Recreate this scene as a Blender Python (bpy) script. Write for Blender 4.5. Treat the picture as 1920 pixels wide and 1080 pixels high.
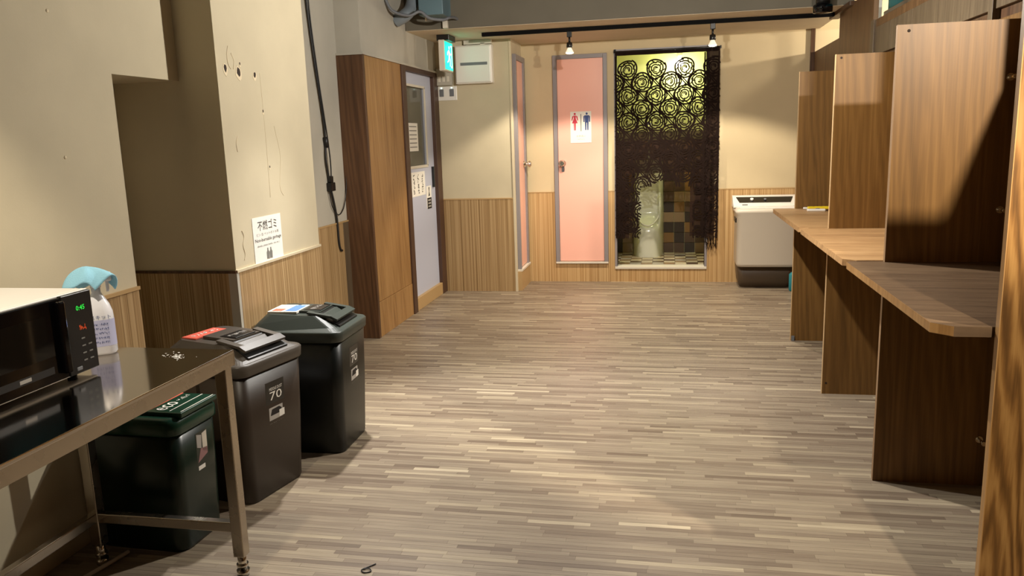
import bpy, bmesh, math, random
from mathutils import Vector, Matrix
random.seed(7)
for o in list(bpy.data.objects): bpy.data.objects.remove(o)
SC = bpy.context.scene
COL = SC.collection
PI = math.pi

# ------------------------------------------------------------------ camera
CAM_H, YAW, PITCH, ROLL, FPX = 1.45, 0.19842315, 0.18609433, -0.03160537, 1485.16
def camera():
    cy, sy, cp, sp = math.cos(YAW), math.sin(YAW), math.cos(PITCH), math.sin(PITCH)
    F = Vector((-sy*cp, cy*cp, -sp)); R = Vector((cy, sy, 0)); U = R.cross(F)
    c, s = math.cos(ROLL), math.sin(ROLL)
    R2 = c*R + s*U; U2 = -s*R + c*U
    m = Matrix.Identity(4)
    for i in range(3):
        m[i][0], m[i][1], m[i][2] = R2[i], U2[i], -F[i]
    m[2][3] = CAM_H
    cd = bpy.data.cameras.new('camera'); cd.sensor_width = 36; cd.lens = FPX/1920*36
    cd.clip_start = 0.02
    o = bpy.data.objects.new('camera', cd); o.matrix_world = m; COL.objects.link(o); SC.camera = o
camera()

# ------------------------------------------------------------------ light and exposure
SC.view_settings.view_transform = 'Standard'; SC.view_settings.look = 'None'
SC.view_settings.gamma = 1; SC.view_settings.use_curve_mapping = False
SC.view_settings.exposure = 0.0
W = bpy.data.worlds.new('world'); SC.world = W; W.use_nodes = True
W.node_tree.nodes['Background'].inputs[0].default_value = (0.9, 0.85, 0.8, 1)
W.node_tree.nodes['Background'].inputs[1].default_value = 0.03
WARM = (1.0, 0.88, 0.70); NEUT = (1.0, 0.95, 0.87); GREENISH = (1.0, 0.98, 0.62)
def spot(name, loc, target, power, deg, blend, col, r=0.03):
    l = bpy.data.lights.new(name, 'SPOT'); l.energy = power; l.color = col
    l.spot_size = math.radians(deg); l.spot_blend = blend; l.shadow_soft_size = r
    o = bpy.data.objects.new(name, l); o.location = loc
    o.rotation_euler = (Vector(target)-Vector(loc)).to_track_quat('-Z', 'Y').to_euler(); COL.objects.link(o)
def point(name, loc, power, col, r=0.03):
    l = bpy.data.lights.new(name, 'POINT'); l.energy = power; l.color = col; l.shadow_soft_size = r
    o = bpy.data.objects.new(name, l); o.location = loc; COL.objects.link(o)
BULBS_NEAR = [(-1.6, 4.0, 2.30), (-0.15, 4.05, 2.30)]
BULBS_FAR = [(-0.828, 6.9, 2.145), (0.342, 6.9, 2.145)]
spot('near_track_light_a', (-1.6, 4.0, 2.285), (-0.65, 3.25, 0), 300, 92, 0.7, (1.0, .97, .93))
point('near_track_light_b', (-0.15, 4.0, 2.275), 205, NEUT, 0.03)
spot('far_track_light_a', (-0.828, 6.9, 2.13), (-0.80, 7.1, 0), 120, 122, 0.25, WARM)
spot('far_track_light_b', (0.342, 6.9, 2.13), (0.36, 7.1, 0), 130, 122, 0.25, WARM)
spot('light_behind_booths', (1.44, 1.63, 2.208), (0.98, 3.9, 1.05), 300, 78, 0.15, WARM, 0.02)
spot('light_over_entrance', (1.0, 0.5, 2.25), (0.95, 2.2, 0.6), 230, 46, 0.4, WARM)
spot('light_over_table', (-1.45, 1.50, 2.35), (-1.85, 1.55, .9), 88, 88, 0.5, WARM)
point('toilet_light', (0.10, 8.68, 2.10), 14, GREENISH, 0.05)
point('light_over_far_partition', (2.3, 7.2, 2.27), 85, WARM, 0.03)

# ------------------------------------------------------------------ materials
def lin(c):
    return tuple((x/255/12.92 if x/255 <= .04045 else ((x/255+.055)/1.055)**2.4) for x in c)
def _mat(name):
    m = bpy.data.materials.new(name); m.use_nodes = True
    return m, m.node_tree.nodes, m.node_tree.links, m.node_tree.nodes['Principled BSDF']
def plain(name, rgb, rough=.5, metal=0., spec=.5, emit=None, es=0, bump=0, bscale=200, var=0):
    m, n, l, b = _mat(name); c = lin(rgb)
    b.inputs['Base Color'].default_value = (*c, 1); b.inputs['Roughness'].default_value = rough
    b.inputs['Metallic'].default_value = metal; b.inputs['Specular IOR Level'].default_value = spec
    if emit: b.inputs['Emission Color'].default_value = (*lin(emit), 1); b.inputs['Emission Strength'].default_value = es
    if var or bump:
        t = n.new('ShaderNodeTexCoord'); z = n.new('ShaderNodeTexNoise'); z.inputs['Scale'].default_value = bscale if bump else 6
        z.inputs['Detail'].default_value = 4; l.new(t.outputs['Object'], z.inputs['Vector'])
        if bump:
            q = n.new('ShaderNodeBump'); q.inputs['Strength'].default_value = bump; q.inputs['Distance'].default_value = .002
            l.new(z.outputs['Fac'], q.inputs['Height']); l.new(q.outputs['Normal'], b.inputs['Normal'])
        if var:
            z2 = n.new('ShaderNodeTexNoise'); z2.inputs['Scale'].default_value = 3.5; z2.inputs['Detail'].default_value = 5
            l.new(t.outputs['Object'], z2.inputs['Vector'])
            r = n.new('ShaderNodeValToRGB'); r.color_ramp.elements[0].position = .3; r.color_ramp.elements[1].position = .7
            r.color_ramp.elements[0].color = (*[x*(1-var) for x in c], 1); r.color_ramp.elements[1].color = (*[min(1, x*(1+var)) for x in c], 1)
            l.new(z2.outputs['Fac'], r.inputs['Fac']); l.new(r.outputs['Color'], b.inputs['Base Color'])
    return m
def wood(name, dark, mid, light, stretch=(14, 14, 1.1), rough=.45, wave=.13, wscale=1.1):
    m, n, l, b = _mat(name)
    t = n.new('ShaderNodeTexCoord'); mp = n.new('ShaderNodeMapping'); mp.inputs['Scale'].default_value = stretch
    l.new(t.outputs['Object'], mp.inputs['Vector'])
    oi = n.new('ShaderNodeObjectInfo'); va = n.new('ShaderNodeVectorMath'); va.operation = 'ADD'
    sc = n.new('ShaderNodeVectorMath'); sc.operation = 'SCALE'; sc.inputs['Scale'].default_value = 37.
    cmb = n.new('ShaderNodeCombineXYZ')
    for k in range(3): l.new(oi.outputs['Random'], cmb.inputs[k])
    l.new(cmb.outputs[0], sc.inputs[0]); l.new(mp.outputs[0], va.inputs[0]); l.new(sc.outputs[0], va.inputs[1])
    z = n.new('ShaderNodeTexNoise'); z.inputs['Scale'].default_value = .55; z.inputs['Detail'].default_value = 6; z.inputs['Distortion'].default_value = 1.6
    l.new(va.outputs[0], z.inputs['Vector'])
    mp2 = n.new('ShaderNodeMapping'); mp2.inputs['Scale'].default_value = (9, 9, 1.0); l.new(va.outputs[0], mp2.inputs['Vector'])
    z2 = n.new('ShaderNodeTexNoise'); z2.inputs['Scale'].default_value = 1.2; z2.inputs['Detail'].default_value = 3; l.new(mp2.outputs[0], z2.inputs['Vector'])
    mx = n.new('ShaderNodeMix'); mx.data_type = 'FLOAT'; mx.inputs['Factor'].default_value = .35
    l.new(z.outputs['Fac'], mx.inputs[2]); l.new(z2.outputs['Fac'], mx.inputs[3])
    wv = n.new('ShaderNodeTexWave'); wv.wave_type = 'BANDS'; wv.bands_direction = 'DIAGONAL'; wv.inputs['Scale'].default_value = wscale
    wv.inputs['Distortion'].default_value = 12; wv.inputs['Detail'].default_value = 5; wv.inputs['Detail Scale'].default_value = .8; l.new(va.outputs[0], wv.inputs['Vector'])
    mw_ = n.new('ShaderNodeMix'); mw_.data_type = 'FLOAT'; mw_.inputs['Factor'].default_value = wave
    l.new(mx.outputs[0], mw_.inputs[2]); l.new(wv.outputs['Fac'], mw_.inputs[3]); mx = mw_
    r = n.new('ShaderNodeValToRGB'); e = r.color_ramp.elements
    e[0].position = .3; e[0].color = (*lin(dark), 1); e[1].position = .72; e[1].color = (*lin(light), 1)
    x = e.new(.5); x.color = (*lin(mid), 1)
    l.new(mx.outputs[0], r.inputs['Fac']); l.new(r.outputs['Color'], b.inputs['Base Color'])
    b.inputs['Roughness'].default_value = rough; b.inputs['Specular IOR Level'].default_value = .35
    q = n.new('ShaderNodeBump'); q.inputs['Strength'].default_value = .08; q.inputs['Distance'].default_value = .002
    l.new(z2.outputs['Fac'], q.inputs['Height']); l.new(q.outputs['Normal'], b.inputs['Normal'])
    return m
def stripes(name, dark, mid, light, freq=55):
    m, n, l, b = _mat(name)
    t = n.new('ShaderNodeTexCoord'); mp = n.new('ShaderNodeMapping'); mp.inputs['Scale'].default_value = (freq, freq, .35)
    l.new(t.outputs['Object'], mp.inputs['Vector'])
    z = n.new('ShaderNodeTexNoise'); z.inputs['Scale'].default_value = 1.; z.inputs['Detail'].default_value = 2.5; z.inputs['Roughness'].default_value = .65
    l.new(mp.outputs[0], z.inputs['Vector'])
    r = n.new('ShaderNodeValToRGB'); e = r.color_ramp.elements
    e[0].position = .34; e[0].color = (*lin(dark), 1); e[1].position = .66; e[1].color = (*lin(light), 1)
    x = e.new(.48); x.color = (*lin(mid), 1)
    l.new(z.outputs['Fac'], r.inputs['Fac']); l.new(r.outputs['Color'], b.inputs['Base Color'])
    b.inputs['Roughness'].default_value = .5; b.inputs['Specular IOR Level'].default_value = .3
    return m
def strip_mat(name):
    m, n, l, b = _mat(name)
    g = n.new('ShaderNodeNewGeometry'); oi = n.new('ShaderNodeObjectInfo')
    a = n.new('ShaderNodeMath'); a.operation = 'ADD'; l.new(g.outputs['Random Per Island'], a.inputs[0]); l.new(oi.outputs['Random'], a.inputs[1])
    f = n.new('ShaderNodeMath'); f.operation = 'FRACT'; l.new(a.outputs[0], f.inputs[0])
    r = n.new('ShaderNodeValToRGB'); e = r.color_ramp.elements
    cols = [(0, (112, 97, 82)), (.15, (128, 113, 96)), (.45, (138, 124, 106)), (.80, (149, 135, 115)), (.95, (160, 146, 123)), (1, (184, 170, 145))]
    e[0].position = 0; e[0].color = (*lin(cols[0][1]), 1); e[1].position = 1; e[1].color = (*lin(cols[-1][1]), 1)
    for p, c in cols[1:-1]:
        x = e.new(p); x.color = (*lin(c), 1)
    l.new(f.outputs[0], r.inputs['Fac'])
    t = n.new('ShaderNodeTexCoord'); mp = n.new('ShaderNodeMapping'); mp.inputs['Scale'].default_value = (5, 130, 1)
    l.new(g.outputs['Position'], mp.inputs['Vector'])
    z = n.new('ShaderNodeTexNoise'); z.inputs['Scale'].default_value = 1.; z.inputs['Detail'].default_value = 5; l.new(mp.outputs[0], z.inputs['Vector'])
    r2 = n.new('ShaderNodeValToRGB'); r2.color_ramp.elements[0].position = .3; r2.color_ramp.elements[0].color = (.76, .75, .74, 1)
    r2.color_ramp.elements[1].position = .65; r2.color_ramp.elements[1].color = (1.08, 1.08, 1.08, 1); l.new(z.outputs['Fac'], r2.inputs['Fac'])
    mx = n.new('ShaderNodeMix'); mx.data_type = 'RGBA'; mx.blend_type = 'MULTIPLY'; mx.inputs['Factor'].default_value = 1
    l.new(r.outputs['Color'], mx.inputs[6]); l.new(r2.outputs['Color'], mx.inputs[7]); l.new(mx.outputs[2], b.inputs['Base Color'])
    b.inputs['Roughness'].default_value = .42; b.inputs['Specular IOR Level'].default_value = .35
    return m
def steel(name, rgb=(178, 170, 160), rough=.22):
    m, n, l, b = _mat(name)
    b.inputs['Base Color'].default_value = (*lin(rgb), 1); b.inputs['Metallic'].default_value = 1
    t = n.new('ShaderNodeTexCoord'); z = n.new('ShaderNodeTexNoise'); z.inputs['Scale'].default_value = 9; z.inputs['Detail'].default_value = 6
    l.new(t.outputs['Object'], z.inputs['Vector'])
    r = n.new('ShaderNodeMapRange'); r.inputs['To Min'].default_value = rough*.6; r.inputs['To Max'].default_value = rough*1.5
    l.new(z.outputs['Fac'], r.inputs['Value']); l.new(r.outputs[0], b.inputs['Roughness'])
    return m
def glass(name, rgb, alpha=.35, rough=.05):
    m, n, l, b = _mat(name)
    b.inputs['Base Color'].default_value = (*lin(rgb), 1); b.inputs['Roughness'].default_value = rough
    b.inputs['Alpha'].default_value = alpha
    return m
M = dict(
 plaster=plain('plaster', (198, 186, 158), .75, spec=.2, bump=.12, bscale=140, var=.05),
 plaster_grey=plain('plaster_grey', (180, 174, 160), .75, spec=.2, bump=.1, bscale=140, var=.06),
 plaster_warm=plain('plaster_warm', (206, 188, 152), .75, spec=.2, bump=.08, bscale=140, var=.03),
 ceiling=plain('ceiling_paint', (214, 200, 176), .8, spec=.2, var=.05), ceiling_dark=plain('ceiling_bounce_cut', (52, 47, 42), .8, spec=.2), beam=plain('beam_grey_brown', (100, 94, 82), .8, spec=.2, var=.06),
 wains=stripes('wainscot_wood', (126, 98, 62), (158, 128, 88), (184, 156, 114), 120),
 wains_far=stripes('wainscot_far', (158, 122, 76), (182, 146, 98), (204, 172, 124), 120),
 cap=plain('cap_trim', (178, 146, 100), .45),
 corner=plain('corner_trim', (205, 190, 160), .5),
 ply=wood('plywood', (96, 68, 33), (117, 84, 42), (137, 101, 54)),
 ply_bold=wood('plywood_bold', (84, 56, 24), (118, 82, 40), (150, 112, 62), stretch=(20, 20, 2.2), wave=.32, wscale=.9),
 ply_dark=wood('plywood_stained', (78, 54, 32), (102, 74, 46), (122, 92, 60)),
 ply_grey=wood('plywood_weathered', (80, 66, 50), (98, 83, 64), (116, 100, 78)),
 ply_edge=plain('plywood_edge', (196, 164, 120), .6, var=.08),
 counter_dark=wood('counter_grey_brown', (84, 66, 48), (104, 83, 62), (122, 100, 76), stretch=(1.6, 12, 12)), counter=wood('counter_wood', (146, 110, 74), (176, 138, 94), (198, 160, 114), stretch=(1.6, 12, 12)),  # counter_dark: darker grey-brown than the other counter boards
 bwood=wood('brown_wood', (128, 92, 52), (154, 116, 70), (170, 132, 84)),
 bwood_dark=wood('dark_wood', (60, 40, 26), (84, 58, 38), (104, 74, 50)),
 frame_brown=plain('frame_brown', (72, 48, 34), .5, var=.1),
 floorbase=plain('floor_base', (128, 110, 90), .5), strip=strip_mat('floor_strip'),
 pink=plain('pink_door', (242, 184, 166), .28), greyf=plain('grey_frame', (136, 130, 132), .4),
 white=plain('white_plastic', (232, 228, 220), .35), offwhite=plain('offwhite', (214, 206, 190), .5),
 bluegrey=plain('blue_grey_door', (186, 190, 208), .4),
 chrome=plain('chrome', (220, 215, 205), .15, 1), black=plain('black_plastic', (18, 17, 17), .35),
 blackgloss=plain('black_gloss', (8, 8, 9), .06), darkglass=plain('dark_glass', (14, 14, 13), .04),
 steel=steel('stainless', (178, 170, 160), .1), steel_leg=steel('stainless_leg', (174, 164, 150), .25),
 bin_brown=plain('bin_brown', (46, 36, 27), .42, bump=.15, bscale=400), lid_brown=plain('lid_brown', (72, 65, 57), .42, bump=.1, bscale=400),
 bin_green=plain('bin_dark_green', (12, 17, 14), .4, bump=.1, bscale=400), lid_green=plain('lid_dark_green', (48, 54, 48), .42, bump=.1, bscale=400),
 bin_eco=plain('bin_green', (9, 30, 22), .28), lid_eco=plain('lid_green', (8, 50, 36), .28),
 red=plain('red_sticker', (226, 104, 84), .5), blue=plain('blue_print', (80, 120, 190), .5), ink=plain('ink', (22, 18, 18), .7),
 navy=plain('navy_ink', (38, 62, 120), .6), crimson=plain('crimson_ink', (200, 40, 66), .6), greyink=plain('grey_ink', (120, 118, 112), .7),
 paper=plain('paper', (236, 232, 222), .7), silverprint=plain('silver_print', (170, 165, 158), .5),
 cable=plain('cable_black', (20, 18, 18), .5), cable_white=plain('cable_white', (190, 180, 165), .5),
 lace=plain('lace', (30, 20, 16), .9, spec=.1), cloth_dark=None, clothblue=plain('cloth_blue', (156, 212, 238), .85, spec=.1, bump=.9, bscale=260),
 bottle=plain('bottle_white', (234, 234, 240), .3), labelblue=plain('label_lilac', (190, 192, 224), .5),
 led=plain('led_green', (40, 220, 70), .5, emit=(40, 230, 70), es=.9), ledred=plain('led_orange', (200, 70, 30), .5, emit=(210, 80, 30), es=.5),
 exitgreen=plain('exit_green', (20, 190, 150), .4, emit=(0, 205, 160), es=2.2), exitwhite=plain('exit_white', (230, 255, 245), .4, emit=(215, 255, 245), es=2.6),
 bulb=plain('bulb_glow', (255, 250, 240), .3, emit=(255, 240, 214), es=14), bulbglass=plain('bulb_shell', (200, 196, 190), .15, spec=.6, emit=(255, 236, 205), es=.8),
 ceramic=plain('ceramic', (226, 226, 206), .12), urwall=plain('toilet_wall', (194, 194, 136), .7, var=.05),
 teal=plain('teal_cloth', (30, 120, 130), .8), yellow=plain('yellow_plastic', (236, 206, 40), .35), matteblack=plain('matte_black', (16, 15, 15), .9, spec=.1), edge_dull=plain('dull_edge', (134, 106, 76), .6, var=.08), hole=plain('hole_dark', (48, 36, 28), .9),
 scuff=plain('scuff_plaster', (222, 206, 174), .8), greymetal=plain('grey_metal', (110, 112, 116), .5), washgrey=plain('wash_body', (206, 196, 180), .4), washbase=plain('wash_base', (84, 68, 50), .5),
)
def cloth_mat():
    m, n, l, b = _mat('sheer_cloth'); b.inputs['Base Color'].default_value = (*lin((46, 32, 26)), 1)
    b.inputs['Roughness'].default_value = .95; b.inputs['Specular IOR Level'].default_value = .1; b.inputs['Alpha'].default_value = .86
    return m
M['cloth_dark'] = cloth_mat()
TILES = [plain('tile_%s' % k, c, .3) for k, c in (('cream', (206, 192, 164)), ('tan', (150, 124, 92)), ('brown', (92, 70, 50)), ('dark', (60, 48, 38)), ('ochre', (140, 104, 56)), ('grey', (172, 164, 150)))]

# ------------------------------------------------------------------ geometry helpers
class G:
    def __init__(s): s.v = []; s.f = []; s.smooth = set()
    def add(s, vs, fs, smooth=False):
        k = len(s.v); s.v += [tuple(p) for p in vs]
        for f in fs:
            if smooth: s.smooth.add(len(s.f))
            s.f.append([i+k for i in f])
        return s
    def box(s, x0, x1, y0, y1, z0, z1, b=0., M4=None):
        if b <= 0:
            vs = [(x, y, z) for x in (x0, x1) for y in (y0, y1) for z in (z0, z1)]
            fs = [(0, 1, 3, 2), (4, 6, 7, 5), (0, 4, 5, 1), (2, 3, 7, 6), (0, 2, 6, 4), (1, 5, 7, 3)]
        else:
            bm = bmesh.new(); bmesh.ops.create_cube(bm, size=1)
            for v in bm.verts:
                v.co = Vector(((x0+x1)/2+v.co.x*(x1-x0), (y0+y1)/2+v.co.y*(y1-y0), (z0+z1)/2+v.co.z*(z1-z0)))
            bmesh.ops.bevel(bm, geom=bm.edges[:], offset=b, segments=2, affect='EDGES', profile=.5)
            bm.verts.index_update(); vs = [tuple(v.co) for v in bm.verts]; fs = [[v.index for v in f.verts] for f in bm.faces]; bm.free()
        if M4 is not None: vs = [tuple(M4 @ Vector(p)) for p in vs]
        return s.add(vs, fs)
    def ring(s, loops, cap0=True, cap1=True, smooth=True):
        n = len(loops[0]); vs = [p for L in loops for p in L]; fs = []
        for a in range(len(loops)-1):
            for i in range(n):
                j = (i+1) % n; fs.append((a*n+i, a*n+j, (a+1)*n+j, (a+1)*n+i))
        k = len(s.v); s.add(vs, fs, smooth)
        if cap0: s.f.append([k+i for i in reversed(range(n))])
        if cap1: s.f.append([k+(len(loops)-1)*n+i for i in range(n)])
        return s
    def cyl(s, p0, p1, r, r1=None, n=16):
        r1 = r if r1 is None else r1
        p0, p1 = Vector(p0), Vector(p1); d = (p1-p0).normalized(); a = d.orthogonal().normalized(); b = d.cross(a)
        L = [[tuple(p + rr*(math.cos(t)*a+math.sin(t)*b)) for t in [2*PI*i/n for i in range(n)]] for p, rr in ((p0, r), (p1, r1))]
        return s.ring(L)
    def lathe(s, c, prof, n=20, axis='z'):
        L = []
        for r, h in prof:
            L.append([(c[0]+r*math.cos(2*PI*i/n), c[1]+r*math.sin(2*PI*i/n), c[2]+h) if axis == 'z' else
                      (c[0]+h, c[1]+r*math.cos(2*PI*i/n), c[2]+r*math.sin(2*PI*i/n)) if axis == 'x' else
                      (c[0]-r*math.cos(2*PI*i/n), c[1]+h, c[2]+r*math.sin(2*PI*i/n)) for i in range(n)])
        return s.ring(L)
    def tube(s, pts, r, n=8):
        P = [Vector(p) for p in pts]; L = []; a = None
        for i, p in enumerate(P):
            d = (P[min(i+1, len(P)-1)]-P[max(i-1, 0)]).normalized()
            a = d.orthogonal().normalized() if a is None else (a-d*a.dot(d)).normalized()
            b = d.cross(a); L.append([tuple(p+r*(math.cos(2*PI*k/n)*a+math.sin(2*PI*k/n)*b)) for k in range(n)])
        return s.ring(L)
    def prism(s, pts, fn, d0, d1):
        """pts 2D polygon; fn(u,v,d)->xyz"""
        n = len(pts); vs = [fn(u, v, d0) for u, v in pts]+[fn(u, v, d1) for u, v in pts]
        fs = [list(range(n))[::-1], list(range(n, 2*n))]+[(i, (i+1) % n, n+(i+1) % n, n+i) for i in range(n)]
        return s.add(vs, fs)
    def grid(s, rows, smooth=True):
        n = len(rows[0]); vs = [p for r in rows for p in r]
        fs = [(a*n+i, a*n+i+1, (a+1)*n+i+1, (a+1)*n+i) for a in range(len(rows)-1) for i in range(n-1)]
        return s.add(vs, fs, smooth)
def spline(pts, n=8):
    P = [Vector(p) for p in pts]; out = []
    for i in range(len(P)-1):
        p0 = P[max(i-1, 0)]; p1 = P[i]; p2 = P[i+1]; p3 = P[min(i+2, len(P)-1)]
        for k in range(n):
            t = k/n; out.append(.5*((2*p1)+(p2-p0)*t+(2*p0-5*p1+4*p2-p3)*t*t+(3*p1-p0-3*p2+p3)*t**3))
    out.append(P[-1]); return out
def rrect(hx, hy, r, n=4, cx=0, cy=0):
    out = []
    for k, (sx, sy) in enumerate(((1, 1), (-1, 1), (-1, -1), (1, -1))):
        for i in range(n+1):
            a = PI/2*k+PI/2*i/n
            out.append((cx+sx*(hx-r)+r*math.cos(a), cy+sy*(hy-r)+r*math.sin(a)))
    return out

def mk(name, g, mat, parent=None, off=(0, 0, 0), smooth=None, fix=True):
    me = bpy.data.meshes.new(name)
    me.from_pydata([(p[0]-off[0], p[1]-off[1], p[2]-off[2]) for p in g.v], [], g.f)
    if fix:
        bm = bmesh.new(); bm.from_mesh(me); bmesh.ops.recalc_face_normals(bm, faces=bm.faces[:]); bm.to_mesh(me); bm.free()
    me.materials.append(M[mat] if isinstance(mat, str) else mat)
    if g.smooth:
        for i, p in enumerate(me.polygons): p.use_smooth = i in g.smooth
    o = bpy.data.objects.new(name, me); COL.objects.link(o)
    if parent is not None: o.parent = parent
    return o
def tag(o, label=None, cat=None, group=None, kind=None):
    if label: o['label'] = label
    if cat: o['category'] = cat
    if group: o['group'] = group
    if kind: o['kind'] = kind
    return o
class Thing:
    """Empty at the base; parts are given in world coordinates (local=True: thing coordinates)."""
    def __init__(s, name, label, cat, loc, rz=0, group=None, kind=None, local=False):
        s.loc = Vector(loc); s.local = local
        s.o = bpy.data.objects.new(name, None); s.o.empty_display_size = .05; COL.objects.link(s.o)
        s.o.location = loc; s.o.rotation_euler = (0, 0, rz); tag(s.o, label, cat, group, kind)
    def part(s, name, g, mat, sub=None, label=None):
        o = mk(name, g, mat, sub if sub is not None else s.o, (0, 0, 0) if s.local else s.loc)
        if label: o['label'] = label
        return o
    def text(s, string, c, right, up, w, h, mat, sub=None, name='lettering', off=.0006):
        return text(string, c, right, up, w, h, mat, sub if sub is not None else s.o, (0, 0, 0) if s.local else s.loc, name, off)
def text(string, c, right, up, w, h, mat, parent, off0=(0, 0, 0), name='lettering', off=.0006):
    cu = bpy.data.curves.new('t', 'FONT'); cu.body = string; cu.size = 1; cu.resolution_u = 2; cu.fill_mode = 'FRONT'
    t = bpy.data.objects.new('t', cu); COL.objects.link(t)
    bpy.context.view_layer.update()
    me = bpy.data.meshes.new_from_object(t.evaluated_get(bpy.context.evaluated_depsgraph_get()))
    bpy.data.objects.remove(t); bpy.data.curves.remove(cu)
    if not me.vertices: return None
    xs = [v.co.x for v in me.vertices]; ys = [v.co.y for v in me.vertices]
    cx, cy = (min(xs)+max(xs))/2, (min(ys)+max(ys))/2
    sx = w/max(1e-6, max(xs)-min(xs)); sy = (h/max(1e-6, max(ys)-min(ys))) if h else sx
    right, up = Vector(right).normalized(), Vector(up).normalized(); nr = right.cross(up)
    for v in me.vertices:
        v.co = Vector(c)-Vector(off0)+right*((v.co.x-cx)*sx)+up*((v.co.y-cy)*sy)+nr*off
    me.name = name; me.materials.clear(); me.materials.append(M[mat])
    o = bpy.data.objects.new(name, me); COL.objects.link(o); o.parent = parent
    return o
def quad_on(g, c, right, up, w, h, t=.001):
    """thin slab centred at c"""
    r, u = Vector(right).normalized(), Vector(up).normalized(); n = r.cross(u); c = Vector(c)
    pts = [(-w/2, -h/2), (w/2, -h/2), (w/2, h/2), (-w/2, h/2)]
    return g.prism(pts, lambda a, b, d: tuple(c+r*a+u*b+n*d), 0, t)
def poly_on(g, c, right, up, pts, t=.001, d0=0.):
    r, u = Vector(right).normalized(), Vector(up).normalized(); n = r.cross(u); c = Vector(c)
    return g.prism(pts, lambda a, b, d: tuple(c+r*a+u*b+n*d), d0, d0+t)
def struct(name, g, mat, label, cat, parent=None):
    o = mk(name, g, mat, parent)
    if parent is None: tag(o, label, cat, None, 'structure')
    return o

# ================================================================== SETTING
ZC = 2.74; ZS = 2.35; ZW = 0.89
YFAR, YBLK = 7.935, 7.39
# floor
fl = struct('floor', G().box(-2.6, 3.0, -1.5, 8.0, -.06, -.0012), 'floorbase', 'floor of narrow brown and beige wood strips', 'floor')
SW = .025
allstrips = []
y = -0.6
while y < YFAR:
    x = -2.52-random.random()*.3
    while x < 1.30:
        L = random.choice((.16, .22, .28, .34, .42, .5))*random.uniform(.85, 1.15)
        a, b_ = max(x, -2.5), min(x+L, 1.295)
        if b_-a > .02: allstrips.append((a, b_, y, min(y+SW, YFAR)))
        x += L
    y += SW
def strip_geom(g, a, b_, y0, y1, h):
    g.add([(a, y0, -.002), (b_, y0, -.002), (b_, y1, -.002), (a, y1, -.002), (a+.0004, y0+.0004, h), (b_-.0004, y0+.0004, h), (b_-.0004, y1-.0004, h), (a+.0004, y1-.0004, h)],
          [(4, 5, 6, 7), (0, 1, 5, 4), (1, 2, 6, 5), (2, 3, 7, 6), (3, 0, 4, 7)])
def vis(st):
    a, b_, y0, y1 = st
    return y0 > 2.02 and b_ > -1.45+(y0-2.0)*.03 and a < .80 and y0 < 3.6
near = sorted([s for s in allstrips if vis(s)], key=lambda s: s[2])[:300]
ns = set(near)
for st in near:
    g = G(); a, b_, y0, y1 = st; strip_geom(g, a-a, b_-a, 0, y1-y0, 0)
    o = mk('floor_strip', g, 'strip', fl, fix=False); o.location = (a, y0, 0)
g = G()
for st in allstrips:
    if st not in ns: strip_geom(g, *st, 0)
o = mk('floor_strips', g, 'strip', fl, fix=False); o['kind'] = 'stuff'

# ceilings
struct('ceiling', G().box(-2.6, 3.0, -1.5, 6.55, ZC, ZC+.06).box(1.34, 3.0, 6.55, 8.0, ZC, ZC+.06), 'ceiling_dark', 'unseen main ceiling, darkened to cut bounce light', 'ceiling')  # out of view; dark colour chosen to reduce bounced light
struct('ceiling_alcove', G().box(-2.45, 1.34, 6.55, 8.0, ZS, ZC+.06), 'ceiling', 'lowered ceiling over the toilet end, with a boxed front face', 'ceiling')
struct('trim_beam', G().box(-2.14, 1.34, 6.535, 6.56, ZS+.002, ZC), 'beam', 'dull grey-brown front face of the lowered ceiling', 'beam')  # thin slab, darker grey-brown than the soffit behind it
# near left wall, header over niche, niche back
g = G().box(-2.6, -2.14, -1.5, 2.84, 0, ZC).box(-2.6, -2.14, 2.84, 3.28, 1.748, ZC).box(-2.62, -2.51, 2.84, 3.28, 0, 1.75)
wl = struct('wall_left', g, 'plaster', 'beige left wall with a dark recess beside the square pillar', 'wall')
mk('wainscot', G().box(-2.142, -2.132, 2.64, 2.838, .0, ZW), 'wains', wl)
mk('cap_strip', G().box(-2.142, -2.127, 2.63, 2.842, ZW, ZW+.014), 'cap', wl)
mk('niche_strip', G().box(-2.512, -2.49, 2.86, 3.279, .9, 1.70).box(-2.50, -2.47, 3.262, 3.279, .9, 1.74), 'plaster_grey', wl)
for yy, zz in ((2.536, 1.434), (2.543, 1.941)):
    mk('nail_hole', G().lathe((-2.1402, yy, zz), [(.0005, .003), (.006, .002), (.007, 0)], 8, 'x'), 'scuff', wl)
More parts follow.
